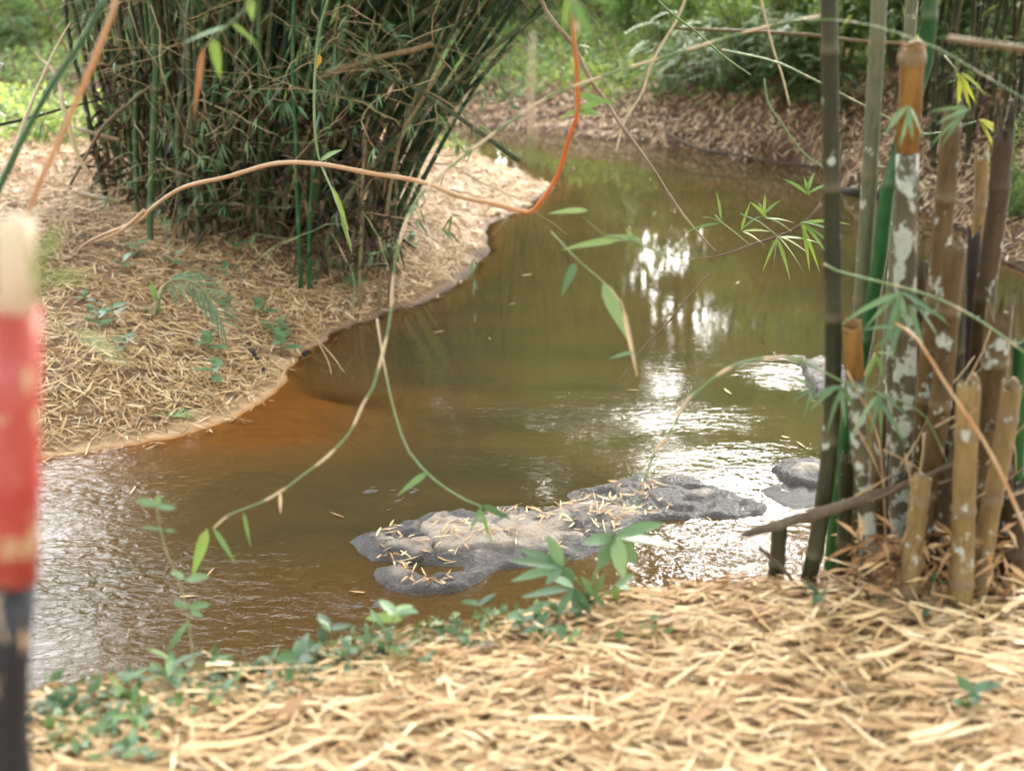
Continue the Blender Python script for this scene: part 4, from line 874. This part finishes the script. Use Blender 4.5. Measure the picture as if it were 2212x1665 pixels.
twig_px('hanging_twig', 'tan banded twig curving down to the riffle from the dark cane', 'twig', [(1695, 770, 2.95), (1640, 775, 2.95), (1600, 786, 2.95), (1555, 808, 2.95), (1520, 832, 2.95), (1485, 868, 2.95), (1460, 902, 2.95), (1440, 940, 2.95), (1418, 978, 2.95), (1395, 1040, 2.95), (1370, 1120, 2.95)], (4, 7, 6, 6, 4, 2), M_twig, band=.13, zig=2.5, step=.02)
t = leafy('twig with bright narrow leaves reaching from the dark cane over the white reflections', [(1775, 440, 4.6), (1740, 480, 4.6), (1690, 508, 4.6), (1620, 530, 4.55), (1560, 552, 4.5), (1490, 560, 4.5)], (8, 3), [((1680, 510), 2.2, 6, .16, .014, 4.55, -.9), ((1730, 480), 1.6, 6, .18, .015, 4.55, -.5), ((1600, 500), 1.6, 4, .14, .012, 4.5, .5), ((1560, 480), 1.4, 3, .13, .012, 4.5, 2.4), ((1650, 470), 2.0, 4, .12, .012, 4.5, 1.2), ((1745, 420), 1.5, 4, .12, .014, 4.5, 1.6)], M_twig_dark, M_leaf, .85)
for pts in ([(1680, 510), (1640, 480), (1600, 462)], [(1620, 530), (1590, 505), (1555, 478), (1545, 465)], [(1710, 500), (1680, 480), (1650, 468), (1640, 440)]):
    mb = MB(); tube(mb, [at(u, v, 4.52) for u, v in pts], .003, 4, .3); mb.build('side_stem', M_twig, t)
twig_px('thin_cane', 'thin straw coloured stem crossing from the top right to the pool', 'stem', [(1486, -20, 8.5), (1460, 45, 8.4), (1410, 130, 8.2), (1385, 200, 8.1), (1350, 265, 8.0), (1330, 330, 7.9)], (7, 7, 5), M_twig_dry, tone=(.9, .8, .9))
twig_px('thin_cane', 'brown stem slanting beside the straw coloured one', 'stem', [(1420, 95, 8.7), (1390, 180, 8.6), (1370, 230, 8.5), (1355, 290, 8.4)], (4, 3), M_twig_dark)
twig_px('thin_cane', 'horizontal tan cane crossing the shrubs at the upper right', 'stem', [(1455, 62, 10), (1520, 66, 10), (1640, 70, 10), (1760, 78, 9.8), (1850, 88, 9.6), (1960, 95, 9.5)], (8, 8, 9, 9), M_dead)
twig_px('thin_cane', 'yellow thin stem hanging before the dark shrubs', 'stem', [(1640, -20, 8), (1652, 40, 8), (1672, 110, 8), (1690, 170, 8), (1705, 230, 8)], (6, 5), M_twig_dry, tone=(1, .7))
twig_px('thin_cane', 'pale green stem drooping to the water from the dark shrubs', 'stem', [(1650, 170, 9), (1662, 220, 9), (1690, 270, 9), (1735, 330, 9), (1785, 365, 9)], (5, 4), M_twig, tone=(.3, .4))
twig_px('thin_cane', 'dark green stem slanting across the top right', 'stem', [(1395, -30, 6), (1440, 20, 6), (1510, 75, 6), (1560, 120, 6), (1620, 165, 6)], (5, 4), M_twig, tone=(0, .1))
twig_px('thin_cane', 'dark vine end dangling into the pool below the brown vine', 'vine', [(1535, 590, 5.2), (1490, 640, 5.2), (1440, 700, 5.2), (1380, 760, 5.2), (1320, 850, 5.2)], (5, 4, 2), M_twig_dark)
twig_px('thin_cane', 'thick yellow dead cane entering at the upper right corner', 'stem', [(2050, 85, 2.6), (2110, 92, 2.5), (2170, 100, 2.45), (2250, 112, 2.4)], (14, 16, 17), M_dead)
# very near, blurred things at the left and top
twig_px('thin_cane', 'blurred bright green stem slanting up from the left edge', 'stem', [(-30, 470, 2.6), (0, 405, 2.6), (60, 275, 2.65), (125, 165, 2.7), (185, 80, 2.75), (232, -20, 2.8)], (15, 15, 14, 12), M_vivid, k=8)
twig_px('thin_cane', 'blurred orange brown stem rising from the painted post', 'stem', [(30, 560, 2.3), (45, 500, 2.3), (75, 415, 2.3), (120, 320, 2.35), (165, 215, 2.4), (205, 125, 2.45), (240, 30, 2.5), (258, -30, 2.5)], (13, 13, 14, 14, 12), M_orange, tone=(.3, .5, .4, .55, .25), k=8)
twig_px('leafy_twig', 'green leaves on a thin twig hanging at the upper left before the clump', 'twig', [(560, -20, 2.7), (530, 20, 2.7), (490, 60, 2.7), (455, 85, 2.7), (440, 110, 2.7)], (4, 4, 3), M_twig, tone=(.3, .3),
        leaves=[(540, -5, 545, 42, 22, .8), (490, 58, 392, 98, 15, .75), (458, 82, 475, 165, 24, .8), (440, 100, 420, 245, 12, .6, 0, .7, M_orange), (500, 50, 556, 98, 12, .9)])
twig_px('leafy_twig', 'blurred green leaves hanging from the top beside the orange branch', 'twig', [(1225, -40, 2.2), (1238, 0, 2.2), (1242, 50, 2.2)], (7, 5), M_twig, tone=(.2, .2),
        leaves=[(1232, -20, 1218, 60, 18, .75), (1238, 0, 1275, 85, 24, .7), (1230, -25, 1340, 18, 22, .55), (1242, 40, 1250, 75, 9, 1.0, 0, .7, M_litter)])
twig_px('hanging_twig', 'blurred tan twig hanging in front of the far bank', 'twig', [(1150, 70, 1.9), (1148, 160, 1.9), (1146, 250, 1.9), (1150, 330, 1.9), (1158, 400, 1.9)], (7, 8, 7, 4), M_twig, tone=(.7, .9, .9, .3, .2))
twig_px('hanging_twig', 'thin green drooping twig hung with a small orange leaf before the clump', 'twig', [(708, -10, 4.4), (690, 60, 4.4), (682, 120, 4.4), (678, 200, 4.35), (682, 280, 4.3), (690, 345, 4.3), (715, 400, 4.2), (735, 460, 4.1), (760, 530, 4.1)], (4, 5, 5, 4, 4), M_twig, tone=(.1, .2, .3, .3, .6), leaves=[(690, 118, 684, 148, 14, 1, 0, .7, M_leaf_yel), (690, 348, 742, 322, 15, .8), (718, 405, 750, 490, 12, .95), (735, 460, 758, 540, 10, .8)])
twig_px('leafy_twig', 'very blurred pale green leaves close to the camera beside the painted post', 'twig', [(75, 640, 1.0), (90, 600, 1.0), (100, 540, 1.0), (110, 480, 1.0)], (6, 4), M_twig, tone=(.3, .3), leaves=[(92, 560, 140, 485, 20, .8), (95, 600, 200, 605, 20, .8), (85, 640, 70, 500, 14, .6)], leafmat=M_leaf)
twig_px('leafy_twig', 'single very blurred olive leaf floating over the straw right of the painted post', 'twig', [(100, 690, 1.1), (130, 700, 1.1), (165, 718, 1.1)], (4, 3), M_twig, tone=(.3, .3), leaves=[(165, 718, 275, 785, 22, .85)])

# ------------------------------------------------------------------ small plants
def oval_leaf(parent, mat, b, d, L, W, tone, up=(0, 0, 1), droop=.15):
    mb = MB(); blade(mb, b, d, np.array(up, float) + rng.normal(0, .12, 3), L, W, droop, tone, 6, .15, shape='oval'); return mb.build('leaf', mat, parent)
def seedling(loc, label, n, h, L, W, mat, group, tone=.5, whorl=True):
    t = thing('seedling', loc, label, 'seedling', group); loc = np.array(loc)
    mb = MB(); top = loc + np.array([rng.normal(0, .02), rng.normal(0, .02), h]); tube(mb, [loc - (0, 0, .03), (loc + top) / 2 + rng.normal(0, .006, 3), top], [.003, .0025, .002], 5, .2); mb.build('stem', M_twig, t)
    for k in range(n):
        a = k * 2.4 + rng.normal(0, .3); f = 1 if whorl else .35 + .65 * k / n
        b = loc + (top - loc) * f
        oval_leaf(t, mat, b, np.array([math.cos(a), math.sin(a), rng.uniform(.1, .7)]), L * rng.uniform(.7, 1.1), W * rng.uniform(.8, 1.1), np.clip(tone + rng.normal(0, .2), 0, 1))
    return t
SGp = 'seedlings along the edge of the near bank'
O = (0, 0, -3)
protos = [seedling((0, -8, .9), 'green seedling with rounded leaves on the edge of the near bank', 5, .10, .085, .036, M_leaf_teal, SGp, .4), seedling((0, -8, .9), 'small dark green seedling with oval leaves on the edge of the near bank', 7, .08, .06, .03, M_leaf_teal, SGp, .4, False), seedling((0, -8, .9), 'light green seedling with narrow leaves on the edge of the near bank', 6, .14, .11, .024, M_leaf, SGp, .6, False)]
SPOT = [(690, 1400), (720, 1408), (740, 1418), (770, 1412), (820, 1395), (850, 1400), (620, 1452), (560, 1462), (590, 1470), (520, 1480), (480, 1490), (440, 1500), (400, 1492), (350, 1500), (300, 1515), (270, 1512), (220, 1530), (180, 1520), (140, 1540), (105, 1545), (250, 1545), (380, 1480), (160, 1500), (960, 1372), (1000, 1365), (1060, 1360), (1120, 1375), (1160, 1360), (920, 1390), (1210, 1370), (1350, 1345), (1400, 1370), (1050, 1400), (970, 1430), (880, 1440), (1870, 1330), (1820, 1310), (1740, 1306), (2000, 1300), (2110, 1300), (1990, 1345), (1860, 1370), (200, 1590), (130, 1570), (270, 1630), (310, 1600), (240, 1560), (500, 1520), (660, 1470), (2090, 1590), (2100, 1560)]
used = set()
def lip(u, v):
    for q in range(30):
        p = on_ground(u, v + 6 * q); h_, d_, b_ = land([p[0]], [p[1]])
        if b_[0] == 2 and d_[0] > .45: break
    return p
for i, (u, v) in enumerate(SPOT):
    if i > 6 and rng.random() < .06: continue
    u += rng.normal(0, 12); v += abs(rng.normal(0, 14))
    p = lip(u, v); k = rng.integers(0, 3)
    if u > 1700: k = 0
    if k not in used: o = protos[k]; o.location = p; o.rotation_euler.z = rng.uniform(0, 6); o.scale = (.7,) * 3; used.add(k)
    else: o = dup(protos[k], p, rng.uniform(0, 6.3), rng.uniform(.3, .85), None, rng.normal(0, .25), rng.normal(0, .25))
for k in range(3):
    if k not in used: protos[k].location = on_ground(600 + 40 * k, 1470)
# left bank seedlings
LGp = 'seedlings on the straw of the left bank'
q0 = seedling((0, -8, .3), 'small green seedling on the straw of the left bank', 6, .14, .11, .055, M_leaf_teal, LGp, .7, False); first = True
for u, v in [(590, 735), (600, 720), (612, 742), (605, 770), (200, 690), (215, 720), (270, 760), (180, 660), (245, 705), (300, 560), (375, 585), (270, 590), (480, 600), (520, 560), (700, 590), (740, 600), (690, 560), (660, 580), (760, 630), (330, 690), (445, 770), (560, 690), (780, 640), (640, 600), (880, 540), (590, 800), (455, 830), (880, 380), (900, 420), (985, 420)]:
    p = on_ground(u, v)
    if land([p[0]], [p[1]])[1][0] < .1: continue
    if first: q0.location = p; first = False
    else: dup(q0, p, rng.uniform(0, 6.3), rng.uniform(.6, 1.2))
t = thing('seedling', on_ground(375, 908), 'pale grey green fan of narrow leaves lying flat near the sand edge', 'seedling', None); b = on_ground(375, 908) + (0, 0, .02)
for a in np.linspace(-.3, 3.0, 7): oval_leaf(t, M_leaf_teal, b, (math.cos(a), .7 * math.sin(a) - .1, .12), .14, .022, .95, droop=.05)
# palm frond on the left bank
t = thing('palm_seedling', on_ground(345, 690), 'young palm with one arching dark green frond on the left bank', 'palm')
yb = on_ground(345, 690)[1]; P = [on_ground(342, 690), at(346, 645, yb), at(362, 612, yb - .02), at(398, 602, yb - .1), at(440, 625, yb - .2), at(478, 690, yb - .3)]
S, s = smooth_line(P, .034); mb = MB(); tube(mb, S, np.linspace(.009, .003, len(S)), 6, .2); fr_ = mb.build('rachis', M_twig, t)
lm = MB(); T, N, B = frames(S)
for i in range(int(len(S) * .28), len(S)):
    for sg in (-1, 1):
        d = T[i] * .8 + (np.array([-.1, -.3, -.9]) if sg < 0 else np.array([.35, .4, .35])) + rng.normal(0, .06, 3); blade(lm, S[i], d, (0, -1, .4), .20 * (1.05 - .6 * abs(i / len(S) - .6)), .012, .25, np.clip(.45 + rng.normal(0, .15), 0, 1), 4)
lm.build('leaflets', M_leaf_teal, fr_)
mb = MB(); tube(mb, [on_ground(318, 692), on_ground(330, 690) + (0, 0, .05), at(338, 650, yb)], [.02, .03, .012], 7, .4, wob=.3); mb.build('dead_sheath', M_twig_dry, t)
for (u2, v2) in ((322, 600), (330, 640)): leaf_px(t, M_leaf, 338, 648, u2, v2, yb, 14, .85, name='young_leaf')
# palmate plant in the foreground
pb_ = lip(1275, 1330); yb = pb_[1]
t = thing('young_plant', pb_, 'broad palmate leafed green plant standing on the near bank before the rock shelf', 'plant')
mb = MB(); S, s = smooth_line([pb_ - (0, 0, .05), at(1270, 1300, yb), at(1285, 1240, yb - .02), at(1325, 1165, yb - .05)], .03); tube(mb, S, np.linspace(.006, .003, len(S)), 6, .2)
for u, v in ((1215, 1230), (1240, 1270), (1190, 1300), (1330, 1265), (1285, 1290)): tube(mb, [at(1275, 1300, yb), at((1275 + u) / 2, v + 20, yb - .02), at(u, v, yb - .03)], [.004, .003, .002], 5, .2)
mb.build('stem', M_twig, t)
for u, v, tips in [(1330, 1160, [(1440, 1128, 30), (1462, 1182, 36), (1372, 1215, 36), (1345, 1245, 34), (1295, 1225, 34), (1255, 1175, 30), (1300, 1130, 22)]),
                   (1215, 1225, [(1180, 1150, 28), (1120, 1185, 24), (1095, 1210, 22), (1105, 1255, 24), (1180, 1262, 22), (1258, 1180, 28), (1240, 1255, 22)]),
                   (1240, 1270, [(1130, 1290, 24), (1200, 1335, 22), (1250, 1340, 22), (1278, 1330, 20), (1180, 1240, 22)]),
                   (1330, 1265, [(1360, 1270, 26), (1375, 1240, 22), (1330, 1300, 20)]), (1190, 1300, [(1130, 1325, 20), (1170, 1350, 20), (1215, 1352, 18)]), (1285, 1290, [(1310, 1230, 20), (1320, 1330, 20), (1250, 1240, 18)])]:
    for u2, v2, wd in tips: leaf_px(t, M_leaf_teal, u, v, u2, v2, yb - .04, wd, np.clip(.55 + rng.normal(0, .15), 0, 1), rng.normal(-.02, .05), .45, 'oval')
# tall thin plant at left with leaf pairs
pb_ = lip(420, 1490); yb = pb_[1] + .05
t = thing('young_plant', pb_, 'spindly stem with pairs of small leaves standing before the water at left', 'plant')
mb = MB(); S, s = smooth_line([pb_, at(418, 1440, yb), at(405, 1330, yb), at(385, 1250, yb), at(355, 1180, yb), at(338, 1095, yb)], .03); tube(mb, S, np.linspace(.0022, .0014, len(S)), 5, .5); mb.build('stem', M_twig, t)
for u, v, u2, v2, wd, tn in [(338, 1092, 290, 1078, 18, .8), (338, 1090, 345, 1068, 16, .8), (338, 1094, 380, 1098, 16, .7), (355, 1145, 300, 1138, 9, .7), (355, 1145, 382, 1148, 7, .7), (398, 1250, 368, 1232, 18, .8), (400, 1252, 455, 1246, 20, .75), (405, 1312, 372, 1300, 16, .7), (405, 1312, 455, 1305, 18, .7), (410, 1318, 438, 1332, 14, .85)]:
    leaf_px(t, M_leaf_teal, u, v, u2, v2, yb, wd, tn, rng.normal(0, .02), .6, 'oval')
t = seedling(lip(835, 1400), 'seedling topped by one large yellowing oval leaf on the bank edge', 4, .12, .07, .035, M_leaf_teal, None, .8)
leaf_px(t, M_leaf, 870, 1338, 788, 1335, lip(835, 1400)[1], 30, .95, 0, .35, 'oval')
# creeping cover on the near bank
mb = MB()
def cover(n, xr, yr, bank, keep, hmax, Ls, tone, mat, aspect=.55, up=.8, seed=0, dmin=.1, patch=1.2):
    x = rng.uniform(*xr, n); y = rng.uniform(*yr, n); z, d, bk = land(x, y); u, v, dp = to_px(np.stack([x, y, z], 1))
    dens = fbm(x * patch, y * patch, seed) + .5
    k = (bk == bank) & (d > dmin) & keep(x, y, d, u, v, dens); x, y, z, dens = x[k], y[k], z[k], dens[k]; n = len(x)
    P = np.stack([x, y, z + .01 + rng.random(n) * hmax * np.clip(dens * 1.6, .2, 1.2)], 1); L = rng.uniform(*Ls, n)
    leaf_cloud(mb, P, rdir(n, .1), rdir(n, up) + np.array([0, -.3, up]), L, L * aspect, np.clip(rng.normal(tone, .22, n) + (dens - .5), 0, 1), .1); return n
inb = lambda u, v, a: np.any([np.exp(-(((u - c[0]) / c[2]) ** 2 + ((v - c[1]) / c[3]) ** 2)) > rng.random(len(u)) for c in a], 0)
near_spots = [(1080, 1400, 170, 45), (800, 1440, 200, 35), (520, 1490, 200, 40), (200, 1560, 130, 60), (270, 1640, 70, 30), (1150, 1370, 200, 30), (480, 1520, 120, 30)]
n = cover(34000, (-2.2, 1.5), (1.6, 3.4), 2, lambda x, y, d, u, v, dn: inb(u, v, near_spots) & (dn > .42) & (rng.random(len(u)) < .45), .05, (.02, .05), .55, M_leaf_teal, .55)
tag(mb.build('ground_cover', M_leaf_teal), 'low teal green creeping cover along the near bank edge', 'ground cover', kind='stuff')
mb = MB()
n2 = cover(150000, (-14, 11), (15, 33), 1, lambda x, y, d, u, v, dn: (d > np.where(u < 600, .15, .75 + .9 * (dn - .5))) & (u > -150) & (v > 5) & (dn > np.where(u < 600, .40, .30) + .012 * np.maximum(d - 3, 0)) & (rng.random(len(u)) < .75), .34, (.06, .15), .62, M_leaf_far, .6)
n2 += cover(60000, (-13, -2), (9, 24), 0, lambda x, y, d, u, v, dn: (u < 420) & (v < 330) & (v > 40) & (dn > .44) & (rng.random(len(u)) < .9), .35, (.06, .14), .6, M_leaf_far, .6, seed=8)
n2 += cover(9000, (-3, 1), (10, 16), 0, lambda x, y, d, u, v, dn: inb(u, v, [(930, 290, 60, 35), (1000, 320, 50, 20), (880, 250, 40, 30)]) & (rng.random(len(u)) < .5), .18, (.05, .10), .7, M_leaf_far, .6)
tag(mb.build('ground_cover', M_leaf_far), 'bright leafy undergrowth covering the ground beyond the stream', 'undergrowth', kind='stuff')
print('cover', n, n2)

# ------------------------------------------------------------------ shrubs, bamboo grove and trees behind
def shrub_mesh(t, h, rad, nst, nl, L, mat, aspect=.5, tone=.5, pinnate=False, stemmat=None):
    tips = []
    for k in range(nst):
        a = rng.uniform(0, 6.28); e = np.array([math.cos(a) * rad * rng.uniform(.3, 1), math.sin(a) * rad * rng.uniform(.3, 1), h * rng.uniform(.55, 1)])
        mid = e * .5 + np.array([0, 0, .12 * h]); S, s = smooth_line([np.zeros(3) - (0, 0, .1), mid, e], .12); mb = MB(); tube(mb, S, np.linspace(.014, .004, len(S)) * (h ** .5), 5, .4, wob=.2); mb.build('stem', stemmat or M_twig_dark, t)
        tips += [S[i] for i in range(len(S) // 3, len(S))]
    tips = np.array(tips); mb = MB()
    if pinnate:
        for k in range(nl):
            b = tips[rng.integers(0, len(tips))] + rng.normal(0, .06, 3); d = norm(rng.normal(0, 1, 3) * (1, 1, .4) + (0, 0, .1)); Lr = rng.uniform(.25, .5); q = np.linspace(.15, 1, 9)
            sd_v = norm(np.cross(d, (0, 0, 1.0))); p = b + d * (q * Lr)[:, None] + np.array([0, 0, -1.0]) * (q ** 2 * Lr * .45)[:, None]
            for sg in (-1, 1): leaf_cloud(mb, p, sd_v * sg + d * .5 + np.array([0, 0, -.15]), np.tile([0, 0, 1.0], (9, 1)), L * (1.1 - .5 * np.abs(q - .5)), L * aspect, np.clip(tone + rng.normal(0, .18), 0, 1))
    else:
        c = tips[rng.integers(0, len(tips), nl)] + rng.normal(0, rad * .16, (nl, 3)); c[:, 2] = np.maximum(c[:, 2], .03)
        leaf_cloud(mb, c, rdir(nl, -.1), rdir(nl, .9), rng.uniform(.6, 1.2, nl) * L, rng.uniform(.6, 1.2, nl) * L * aspect, np.clip(tone + rng.normal(0, .22, nl) + .4 * fbm(c[:, 0] * 3, c[:, 2] * 3, 4), 0, 1))
    mb.build('foliage', mat, t)
def proto(label, cat, group, name='shrub', **kw):
    t = thing(name, (0, 0, 0), label, cat, group); shrub_mesh(t, **kw); return t
sh = [proto('bushy mid green shrub in the woodland beyond the stream', 'shrub', 'shrubs beyond the stream', h=1.5, rad=.8, nst=7, nl=1500, L=.12, mat=M_leaf_far, tone=.5),
      proto('dark green shrub in the shade of the woodland edge', 'shrub', 'shrubs beyond the stream', h=1.8, rad=.9, nst=7, nl=1500, L=.13, mat=M_leaf_dark, tone=.5),
      proto('shrub with feathery drooping leaves above the far bank', 'shrub', 'shrubs beyond the stream', h=1.1, rad=.6, nst=6, nl=48, L=.10, mat=M_leaf_dark, aspect=.32, tone=.75, pinnate=True),
      proto('sparse yellow green sapling among the woodland shrubs', 'sapling', 'saplings beyond the stream', 'sapling', h=2.2, rad=.5, nst=4, nl=550, L=.13, mat=M_leaf_far, tone=.85)]
seen = set()
def put(k, u, v, sc, p=None):
    p = on_ground(u, v) if p is None else np.array(p)
    if k not in seen: seen.add(k); sh[k].location = p; sh[k].rotation_euler.z = rng.uniform(0, 6); sh[k].scale = (sc,) * 3
    else: dup(sh[k], p, rng.uniform(0, 6.3), sc)
for k, u, v, sc in [(2, 1500, 205, 1.0), (2, 1560, 215, .9), (2, 1620, 200, 1.1), (2, 1690, 225, 1.0), (2, 1720, 190, 1.2), (0, 1600, 150, .8), (3, 1690, 140, .9), (0, 1520, 130, .9), (0, 1760, 170, .9), (2, 1450, 190, .8), (0, 1440, 110, .9), (0, 1350, 80, .9), (3, 1290, 60, .9), (3, 1400, 60, 1), (0, 1480, 70, .9), (3, 1560, 80, 1.0), (0, 1640, 80, 1.1), (0, 1820, 150, 1.1), (3, 1860, 140, 1.1), (1, 1930, 160, 1.1), (0, 1260, 40, 1.), (3, 1180, 45, 1.0), (0, 1090, 50, .7), (3, 1030, 60, .9), (3, 1130, 40, .9), (2, 1790, 250, .7), (0, 2020, 170, 1.0), (1, 2110, 190, 1.0), (2, 2180, 200, 1.0), (0, 2200, 150, 1.2), (0, 2190, 480, .35), (3, 2150, 450, .4)]: put(k, u, v, sc)
for k, u, v, sc in [(1, 20, 75, .8), (0, 90, 85, .6), (1, 160, 60, .8), (0, 230, 70, .7), (2, 60, 120, .9), (1, -60, 110, .8), (0, 20, 110, .7), (1, 190, 100, .7), (3, 110, 120, .7), (0, 300, 50, .8), (3, 250, 100, .5), (1, 420, 30, 1), (1, 540, 30, 1), (1, 650, 30, 1), (0, 760, 40, .9), (1, 850, 40, 1), (0, 930, 60, .8)]: put(k, u, v, sc)
for i in range(46):
    a = rng.uniform(-30, 30); dist = rng.uniform(26, 38); a = a + 8 if 4 < a < 8 else a - 7 if 8 <= a < 11 else a; x_, y_ = dist * math.sin(R(a)), dist * math.cos(R(a)); put(int(rng.choice([0, 1, 1, 3])), 0, 0, rng.uniform(.8, 1.3), (x_, y_, Hz(x_, y_)))
# grove of thin bamboo at the upper right and behind the clump
GG = 'thin bamboo canes of the grove beyond the stream'
gl_ = ['thin olive cane in the bamboo grove beyond the stream', 'thin pale cane in the bamboo grove beyond the stream', 'thin dark cane in the bamboo grove beyond the stream']
gp = []
for k, mt in enumerate((M_olive, M_dead, M_dark)):
    t = thing('bamboo_cane', (0, 0, 0), gl_[k], 'bamboo cane', GG); mb = MB()
    P = [(0, 0, -.1), (.02, .0, 1), (.06, .02, 2.2), (.2, .05, 3.6), (.55, .1, 5), (1.1, .2, 6)]; bamboo(mb, P, .026, .010, .35, 6); mb.build('stalk', mt, t)
    for q in range(3): side_branch(t, (.03, 0, rng.uniform(.6, 2)), (rng.normal(0, 1), -.5, .5), .6, .003, M_twig_dry, M_leaf, 4, ltone=.6)
    n = 380; b = np.array([np.interp(z_, [2, 3.6, 5, 6], [.06, .2, .55, 1.1]) for z_ in np.linspace(2.4, 6, n)]); b = np.stack([b, np.zeros(n), np.linspace(2.4, 6, n)], 1) + rng.normal(0, .35, (n, 3))
    mb = MB(); leaf_cloud(mb, b, rdir(n, -.7), rdir(n, .5), rng.uniform(.16, .30, n), .045, np.clip(rng.normal(.55, .2, n), 0, 1)); mb.build('foliage', M_leaf_far, t); gp.append(t)
su = set()
def grove(u, v, sc=1, p=None):
    p = on_ground(u, v) if p is None else p; k = int(rng.choice(3, p=[.5, .2, .3]))
    if k not in su: su.add(k); gp[k].location = p; gp[k].rotation_euler.z = rng.uniform(0, 6); gp[k].scale = (sc,) * 3
    else: dup(gp[k], p, rng.uniform(0, 6.3), sc, rx=rng.normal(0, .08), ry=rng.normal(0, .1))
for i in range(44): grove(rng.uniform(1960, 2330), rng.uniform(180, 390), rng.uniform(.75, 1.2))
for i in range(26): grove(rng.uniform(960, 1130), rng.uniform(45, 100), rng.uniform(.9, 1.3))
for i in range(16): grove((lambda q: q if q < 1320 or q > 1590 else q + 300)(rng.uniform(1150, 1900)), rng.uniform(20, 70), rng.uniform(.9, 1.3))
for i in range(12): grove(rng.uniform(-150, 250), rng.uniform(30, 75), rng.uniform(.9, 1.3))
# trees
def tree_proto(label, h, cr, cb, n, mat, L=.34, ncl=70, tone=.5, off=0):
    t = thing('tree', (0, 0, 0), label, 'tree', 'trees beyond and around the stream')
    mb = MB(); P, s = smooth_line([(0, 0, -.3), (.1 + off * .2, .05, h * .3), (-.1 + off * .65, .1, h * .6), (.05 + off, 0, h * .92)], .3); tube(mb, P, np.linspace(.16, .03, len(P)) * (h / 9), 9, .2, wob=.12)
    cl = []
    for k in range(ncl):
        d = rdir(1)[0]; c = np.array([d[0] * cr, d[1] * cr, cb + (h - cb) * (.5 + .5 * d[2])]) * (1, 1, 1); f = rng.random() ** .5; c[:2] *= f; c[0] += off; cl.append(c)
        if k < 22: zt = max(cb * .7, c[2] - rng.uniform(.6, 1.6)); a = np.array([np.interp(zt, P[:, 2], P[:, j]) for j in range(3)]); tube(mb, [a, (a + c) / 2 + (0, 0, .2), c], [.05, .03, .01], 5, .2)
    mb.build('trunk', M_trunk, t); cl = np.array(cl)
    c = cl[rng.integers(0, ncl, n)] + rng.normal(0, .42, (n, 3)) * (1.1, 1.1, .7)
    mb = MB(); leaf_cloud(mb, c, rdir(n, -.2), rdir(n, .8), rng.uniform(.7, 1.2, n) * L, rng.uniform(.7, 1.2, n) * L * .5, np.clip(rng.normal(tone, .2, n) + .3 * fbm(c[:, 0], c[:, 2], 5), 0, 1)); mb.build('crown', mat, t); return t
TP = [tree_proto('tall broad woodland tree standing beyond the stream', 9, 3.0, 3.4, 5200, M_leaf_far), tree_proto('slim dark woodland tree standing beyond the stream', 8, 1.9, 1.6, 3600, M_leaf_dark, tone=.6), tree_proto('spreading yellow green tree standing beyond the stream', 6.5, 2.6, 2.2, 3800, M_leaf_far, tone=.8)]
TP.append(tree_proto('unseen tall leaning tree added beyond the stream to block the sun', 15, 4.6, 8.6, 11000, M_leaf_far, .42, 90, .55, -3.5))  # crown out of view, added to keep sun off the ground
TP.append(tree_proto('tall tree added behind the big bamboo clump, its crown blocking the sun', 15, 4.2, 8.6, 11000, M_leaf_far, .42, 90, .55, 3.6))  # invented tree, trunk hidden in the clump, crown shades the banks
ts = set()
def tree(k, az, dist, sc, label=None):
    x_, y_ = dist * math.sin(R(az)), dist * math.cos(R(az)); p = (x_, y_, Hz(x_, y_))
    if k not in ts: ts.add(k); TP[k].rotation_euler.z = 0; TP[k].location = p; TP[k].scale = (sc,) * 3
    else: dup(TP[k], p, rng.uniform(0, 6.3) if k < 3 else rng.normal(.2, .15), sc, label)
for k, az, dist, sc in [(1, -30, 28, 1.0), (0, -25, 34, 1.0), (1, -21, 30, .9), (2, -16, 30, 1.0), (1, -12, 27, 1.1), (0, -8, 33, 1.1), (1, -4, 28, 1.1), (2, -1, 26, 1.2), (0, 1, 34, 1.2), (1, 2.0, 28, 1.1), (1, 12.5, 30, 1.0),  (0, 15, 33, 1.1), (1, 16, 26, 1.1), (2, 20, 24, 1.1), (1, 24, 27, 1.2), (0, 29, 30, 1.1), (0, -18, 48, 1.2), (3, 27, 12.5, 1.0), (4, -12.5, 11.6, 1.0), (0, 8.4, 27, .95), (1, 3.6, 29, 1.0)]: tree(k, az, dist * (1.16 if k < 3 else 1), sc * (1.12 if k < 3 else 1))
tree(4, -4.6, 14.8, .45, 'low crowned tree added to block sun, just behind the right edge of the clump')  # added to cut direct sun on the sand strip
SHADE = [(0, -150, 5, 1.25), (0, 150, 6, 1.3), (0, -85, 7, 1.3), (0, 80, 7.5, 1.3), (0, -62, 12, 1.3), (0, 180, 3, 1.35), (0, 120, 8, 1.3), (0, -120, 9, 1.2), (0, 60, 13, 1.2)]  # unseen crowns added around the camera to cut the light from above
for k, az, dist, sc in SHADE: tree(k, az, dist, sc, 'unseen tall tree added to shade the near bank')
